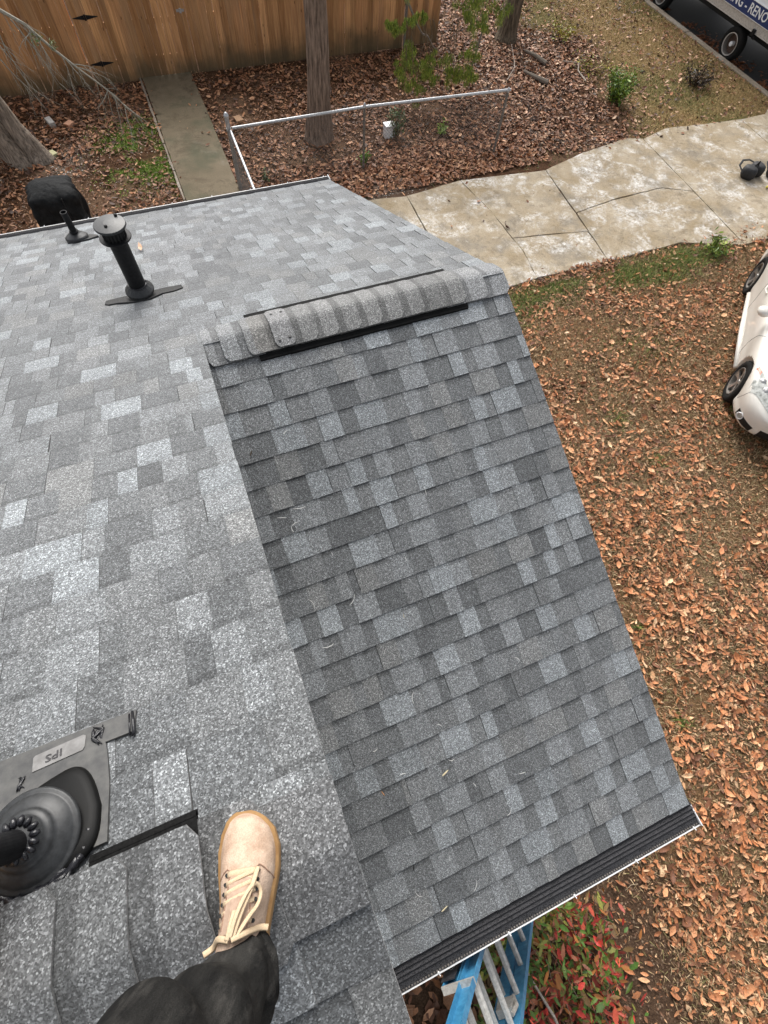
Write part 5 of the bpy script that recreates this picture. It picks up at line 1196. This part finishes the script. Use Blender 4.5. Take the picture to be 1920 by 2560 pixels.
# ---------------------------------------------------------------- PERSON
pr = thing('person', (-.38,-2.4,ZR), 'person in black jeans standing on the ridge in a pale pink suede shoe', 'person')
def shoe(toe, axis, parent, pitch, mirror=1, label=None):
    """toe tip position, axis = heel->toe unit vector in plan"""
    root = bpy.data.objects.new('shoe', None); COL.objects.link(root); root.parent = parent; ROOT[root] = worldloc(parent)
    if label: root['label'] = label
    L = .275; a = Vector((axis[0], axis[1], 0)).normalized(); a3 = Vector((a.x, a.y, -pitch)).normalized(); sd = Vector((a.y, -a.x, 0))*mirror; up = sd.cross(a3)*mirror; 
    if up.z < 0: up = -up
    heel = Vector(toe)-a3*L
    def T(x, y, z): return heel+sd*x+a3*y+up*z       # x lateral, y from heel, z up
    def hw(t):   # half width
        pts = [(0,.010),(.02,.024),(.08,.034),(.2,.037),(.35,.036),(.5,.041),(.65,.049),(.78,.0505),(.88,.044),(.95,.031),(.985,.019),(1,.008)]
        for i in range(len(pts)-1):
            if t <= pts[i+1][0]: q = (t-pts[i][0])/(pts[i+1][0]-pts[i][0]); return pts[i][1]+(pts[i+1][1]-pts[i][1])*q
        return .006
    def cx(t): return .010*math.sin(max(0,t-.25)/.75*math.pi*.9)-.004*(t > .9)*(t-.9)*10
    def ht(t):   # instep height above the sole
        pts = [(0,.055),(.05,.075),(.2,.088),(.35,.090),(.5,.078),(.65,.058),(.8,.043),(.9,.036),(.96,.026),(1,.008)]
        for i in range(len(pts)-1):
            if t <= pts[i+1][0]: q = (t-pts[i][0])/(pts[i+1][0]-pts[i][0]); return pts[i][1]+(pts[i+1][1]-pts[i][1])*q
        return .006
    SO = .026
    ts = [0,.01,.025,.05,.1,.18,.26,.34,.42,.5,.58,.66,.72,.78,.84,.88,.92,.95,.975,.99,1]
    b = MB(); outl = []
    for sgn, seq in ((1, ts), (-1, ts[::-1])):
        for t in seq: outl.append((cx(t)+sgn*(hw(t)+.0055), t*L*1.012-.002, t))
    n = len(outl); rings = []
    for z, sc in ((0,.95),(.004,.985),(.014,1.0),(.024,.99),(SO+.007,.965)):
        rings.append([T(cx(t)+(x-cx(t))*sc, L*.5+(y-L*.5)*(1-(1-sc)*.5), z+(.006*max(0,(t-.85)/.15) if z > .01 else 0)) for x, y, t in outl])
    b.loft(rings); b.build('sole', M_GUM, root, smooth=True)
    def top(t, x):  # upper surface height at lateral offset
        w_ = hw(t)*.985; q = min(.999, abs(x)/w_); return SO+ht(t)*(1-q**2.5)**(1/2.2)
    b = MB(); rings = []; NN = 26
    for t in [.004,.015,.03,.06,.1,.16,.22,.28,.34,.40,.46,.52,.58,.64,.70,.76,.81,.85,.89,.92,.95,.97,.985,.995]:
        w_ = hw(t)*.985; ring = []
        for k in range(NN):
            th = math.pi*k/(NN-1); x = math.cos(th)*w_; z = SO-.004+(ht(t)+.004)*(math.sin(th)**(.82)); wr = .0012*math.sin(t*95+x*80)*(1 if .45 < t < .75 else .3)
            ring.append(T(cx(t)+x, t*L*.985+.002, z+wr))
        rings.append(ring)
    b.loft(rings); b.build('upper', M_SUEDE, root, smooth=True)
    # toe-cap seam and eyestays
    b = MB()
    for sg in (1,-1):
        P = [T(cx(t)+sg*x, t*L*.985, top(t, x)+.0008) for t, x in ((.60,.047),(.63,.040),(.655,.033),(.668,.027),(.655,.023),(.62,.0215),(.55,.021),(.45,.0205),(.36,.02))]
        b.tube(P, .0011, 4)
    b.build('seam', mat('suede_seam', (.33,.2,.14), .9) , root)
    b = MB(); P = []
    for i in range(9):
        t = .345+i*.033; 
        for x in (-.017,-.006,.006,.017): pass
    b.loft([[T(cx(t)+x, t*L*.985, top(t, abs(x))+.0014) for x in (-.019,-.010,0,.010,.019)]+[T(cx(t)+x, t*L*.985, top(t, abs(x))-.001) for x in (.019,0,-.019)] for t in (.34,.40,.46,.52,.58,.625)]); b.build('tongue', m_grain('tongue_suede', (.36,.25,.18), (.46,.33,.25), 120, .95), root)
    ey = [(.635,),(.585,),(.535,),(.485,),(.435,),(.385,)]
    def E(i, sg, h=.0026): t = ey[i][0]; return T(cx(t)+sg*.0245, t*L*.985, top(t,.0245)+h)
    def ribbon(p, q, w_=.0042, sag=.004, nm='lace', n_=7, t_=None):
        b = MB(); mid = (p+q)/2+up*sag; P = [p*(1-s)**2+mid*2*s*(1-s)+q*s*s for s in [k/n_ for k in range(n_+1)]]; b.tube(P, w_, 6, up=tuple(up), flat=.3); return b
    ribbon(E(0,-1,.002), E(0,1,.002), .0052, .012).build('lace', M_LACE, root, smooth=True)
    b = MB()
    for i in range(6):
        for sg in (1,-1): b.lathe(E(i, sg*1.08, .0006), [(.0032,-.002),(.0032,.0006)], 8, ax=up)
    b.build('eyelets', M_DARK, root, kind='stuff')
    for i in range(5):
        ribbon(E(i,-1,.0015), E(i+1,1,.002), .0034, .009+.0015*i).build('lace', M_LACE, root, smooth=True); ribbon(E(i,1,.003), E(i+1,-1,.003), .0034, .013+.0015*i).build('lace', M_LACE, root, smooth=True)
    # bow: two loops and two loose ends spread over the instep
    def free(pts, w_=.0042): b = MB(); P = [Vector(q) for q in pts]; Q = []
    def curve(ctrl, w_=.0042):
        P = [T(cx(t)+x, t*L*.985, top(t, min(abs(x), hw(t)*.9))+h) for x, t, h in ctrl]; Q = []
        for i in range(len(P)-1):
            p0 = P[max(i-1,0)]; p1 = P[i]; p2 = P[i+1]; p3 = P[min(i+2,len(P)-1)]
            for k in range(6): s = k/6; Q.append(.5*((2*p1)+(p2-p0)*s+(2*p0-5*p1+4*p2-p3)*s*s+(3*p1-p0-3*p2+p3)*s**3))
        Q.append(P[-1]); b = MB(); b.tube(Q, w_, 6, up=tuple(up), flat=.32); b.build('lace', M_LACE, root, smooth=True)
    curve([(.004,.32,.010),(.010,.42,.012),(.020,.54,.011),(.026,.65,.006)])
    curve([(.000,.32,.012),(.004,.40,.016),(.010,.47,.017),(.017,.53,.014),(.026,.56,.010),(.033,.52,.010),(.031,.46,.012),(.022,.40,.013),(.008,.32,.010)], .0034)
    curve([(.002,.31,.012),(.020,.33,.010),(.034,.352,.006),(.048,.345,.001)], .0048)
    curve([(-.002,.31,.012),(-.022,.325,.008),(-.036,.30,.004),(-.050,.275,.004)], .0048)
    curve([(-.004,.31,.012),(-.002,.37,.013),(.0,.44,.012)], .004)
    return root
TOE = Vector((-.172,-2.160, onb(0,-2.16).z+.020))
shoe(TOE, (.24,.97), pr, .30, 1)
shoe(Vector((-.685,-2.035, onb(0,-2.035).z+.030)), (-.16,.98), pr, .30, -1)
def leg_loft(mb, C_, Rr, seed, cuts=True):
    rd = random.Random(seed); rings = []; N = 44
    # interpolate
    n = 60; P = []; Q = []
    Cv = [Vector(c) for c in C_]
    for i in range(n+1):
        s = i/n*(len(Cv)-1); k = min(int(s), len(Cv)-2); f = s-k; p0 = Cv[max(k-1,0)]; p1 = Cv[k]; p2 = Cv[k+1]; p3 = Cv[min(k+2,len(Cv)-1)]
        P.append(.5*((2*p1)+(p2-p0)*f+(2*p0-5*p1+4*p2-p3)*f*f+(3*p1-p0-3*p2+p3)*f**3)); Q.append(Rr[k]+(Rr[k+1]-Rr[k])*(f*f*(3-2*f)))
    ph = rd.uniform(0,6)
    for i, p in enumerate(P):
        d = (P[min(i+1,n)]-P[max(i-1,0)]).normalized(); a = d.cross(Vector((0,1,0))).normalized(); c = d.cross(a); s = i/n
        low = math.exp(-s*9); kn = math.exp(-((s-.50)/.10)**2); ring = []
        for k in range(N):
            th = k*math.tau/N
            wv = .0085*low*min(1,i/6)*math.sin(i*1.15+2.2*math.sin(th+ph))+.007*kn*math.sin(i*.8+2.5*math.cos(th+ph))+.0045*math.sin(3*th+i*.16+ph)+.0035*math.sin(i*.55+3.0*math.sin(th*1.0+ph*2))+.0035*(s > .8)*math.sin(i*.7+2*th)
            r = Q[i]+wv; ring.append(p+a*math.cos(th)*r+c*math.sin(th)*r*1.04)
        rings.append(ring)
    # turned-in hem
    h0 = rings[0]; cen = sum(h0, Vector())/N; inner = [cen+(q-cen)*.90+Vector((0,0,.03)) for q in h0]
    mb.loft([inner]+rings, cap=False)
b = MB()
leg_loft(b, [(-.208,-2.372,.985),(-.216,-2.370,1.03),(-.222,-2.364,1.11),(-.222,-2.352,1.24),(-.242,-2.341,1.38),(-.256,-2.352,1.50),(-.27,-2.37,1.64),(-.29,-2.43,1.80)], [.053,.057,.055,.064,.080,.082,.088,.10], 3)
leg_loft(b, [(-.68,-2.25,.995),(-.675,-2.27,1.05),(-.665,-2.28,1.12),(-.64,-2.28,1.24),(-.61,-2.28,1.38),(-.58,-2.32,1.50),(-.52,-2.38,1.64),(-.46,-2.44,1.80)], [.055,.058,.056,.062,.071,.078,.088,.10], 8)
# hips
b.loft([[Vector((-.375+.165*s*math.cos(a), -2.445+.115*s*math.sin(a), z)) for a in [k*math.tau/36 for k in range(36)]] for z, s in ((1.70,.55),(1.74,.85),(1.80,1.02),(1.88,1.0),(1.95,.93))])
b.build('trousers', M_DENIM, pr, smooth=True)
def skin_mesh(name, nodes, edges, rad, m, parent, root_i=0, sub=2):
    me = bpy.data.meshes.new(name); off = worldloc(parent); me.from_pydata([Vector(n_)-off for n_ in nodes], edges, []); o = bpy.data.objects.new(name, me); COL.objects.link(o); o.parent = parent; ROOT[o] = off
    md = o.modifiers.new('skin', 'SKIN'); md.use_smooth_shade = True
    for i, v_ in enumerate(me.skin_vertices[0].data): v_.radius = rad[i] if isinstance(rad[i], tuple) else (rad[i], rad[i]); v_.use_root = (i == root_i)
    s_ = o.modifiers.new('sub', 'SUBSURF'); s_.levels = sub; s_.render_levels = sub; me.materials.append(m); return o
# body: neck, head, forearms and hands in one skinned figure under the jacket
N_ = [(-.375,-2.46,2.0),(-.375,-2.47,2.2),(-.375,-2.48,2.36),(-.375,-2.48,2.44),(-.375,-2.46,2.50),(-.375,-2.455,2.60),(-.375,-2.46,2.66),
      (-.20,-2.50,2.35),(-.14,-2.58,2.10),(-.03,-2.36,1.965),(.02,-2.27,1.985),
      (-.55,-2.50,2.35),(-.62,-2.54,2.08),(-.60,-2.44,1.85),(-.59,-2.40,1.77)]
Ed = [(0,1),(1,2),(2,3),(3,4),(4,5),(5,6),(2,7),(7,8),(8,9),(9,10),(2,11),(11,12),(12,13),(13,14)]
Rd = [.11,.12,.09,.052,.062,.088,.075,.05,.042,.027,.034,.05,.042,.027,.034]
for base, i0, dr in ((10, 10, Vector((.05,.12,.02))), (14, 14, Vector((.03,.12,-.12)))):
    bp = Vector(N_[base]); dn = dr.normalized(); sdv = dn.cross(Vector((0,0,1))).normalized()
    for k, (o_, l_) in enumerate(((-.03,.065),(-.010,.078),(.010,.074),(.028,.058))):
        p1 = bp+sdv*o_+dn*.03; p2 = p1+dn*l_*.5; p3 = p2+dn*l_*.35+Vector((0,0,-l_*.25)); s0 = len(N_); N_ += [tuple(p1),tuple(p2),tuple(p3)]; Ed += [(base,s0),(s0,s0+1),(s0+1,s0+2)]; Rd += [.0095,.0085,.0075]
    p1 = bp+sdv*.034*(-1 if base == 10 else 1)-dn*.01; p2 = p1+dn*.03+sdv*.012*(-1 if base == 10 else 1); s0 = len(N_); N_ += [tuple(p1),tuple(p2)]; Ed += [(base,s0),(s0,s0+1)]; Rd += [.011,.009]
skin_mesh('body', N_, Ed, Rd, M_SKIN, pr)
b = MB(); b.loft([[Vector((-.375+.5*w_*math.cos(a), -2.465+dd*math.sin(a)+yo, z)) for a in [k*math.tau/32 for k in range(32)]] for z, w_, dd, yo in ((1.90,.35,.125,0),(2.0,.33,.122,0),(2.15,.36,.13,0),(2.28,.40,.125,-.01),(2.36,.36,.10,-.015),(2.40,.20,.075,-.015),(2.43,.14,.065,-.01))])
b.tube([(-.22,-2.50,2.34),(-.17,-2.55,2.20),(-.14,-2.585,2.09),(-.09,-2.48,2.02),(-.05,-2.40,1.975)], [.068,.062,.056,.048,.042], 16); b.tube([(-.53,-2.50,2.34),(-.60,-2.53,2.20),(-.62,-2.54,2.07),(-.61,-2.48,1.95),(-.60,-2.44,1.87)], [.068,.062,.056,.048,.042], 16)
b.build('jacket', M_JACK, pr, smooth=True)
b = MB(); b.loft([[Vector((-.375+.082*s*math.cos(a), -2.468+.096*s*math.sin(a)-.004, z)) for a in [k*math.tau/28 for k in range(28)]] for z, s in ((2.585,.98),(2.62,1.04),(2.66,1.0),(2.70,.8),(2.725,.45),(2.733,.1))]); b.build('hair', M_HAIR, pr, smooth=True)
b = MB()
for x in (-.405,-.345):
    b.lathe((x,-2.372,2.575), [(.011,0),(.008,.008),(.002,.011)], 10, ax=Vector((0,1,0)))
b.build('eyes', mat('eye', (.6,.6,.58), .2), pr, smooth=True)
b = MB(); b.tube([(-.375,-2.375,2.58),(-.375,-2.358,2.555),(-.375,-2.350,2.535),(-.375,-2.372,2.528)], [.008,.011,.014,.009], 8)
for sg in (-1,1): b.lathe((-.375+sg*.083,-2.46,2.56), [(.03,0),(.026,.008),(.01,.01)], 12, ax=Vector((sg,.2,0)))
b.build('nose_and_ears', M_SKIN, pr, smooth=True)
b = MB(); b.tube([(-.397,-2.368,2.505),(-.375,-2.360,2.503),(-.353,-2.368,2.505)], [.003,.006,.003], 6); b.build('mouth', mat('lips', (.38,.15,.12), .5), pr, smooth=True)
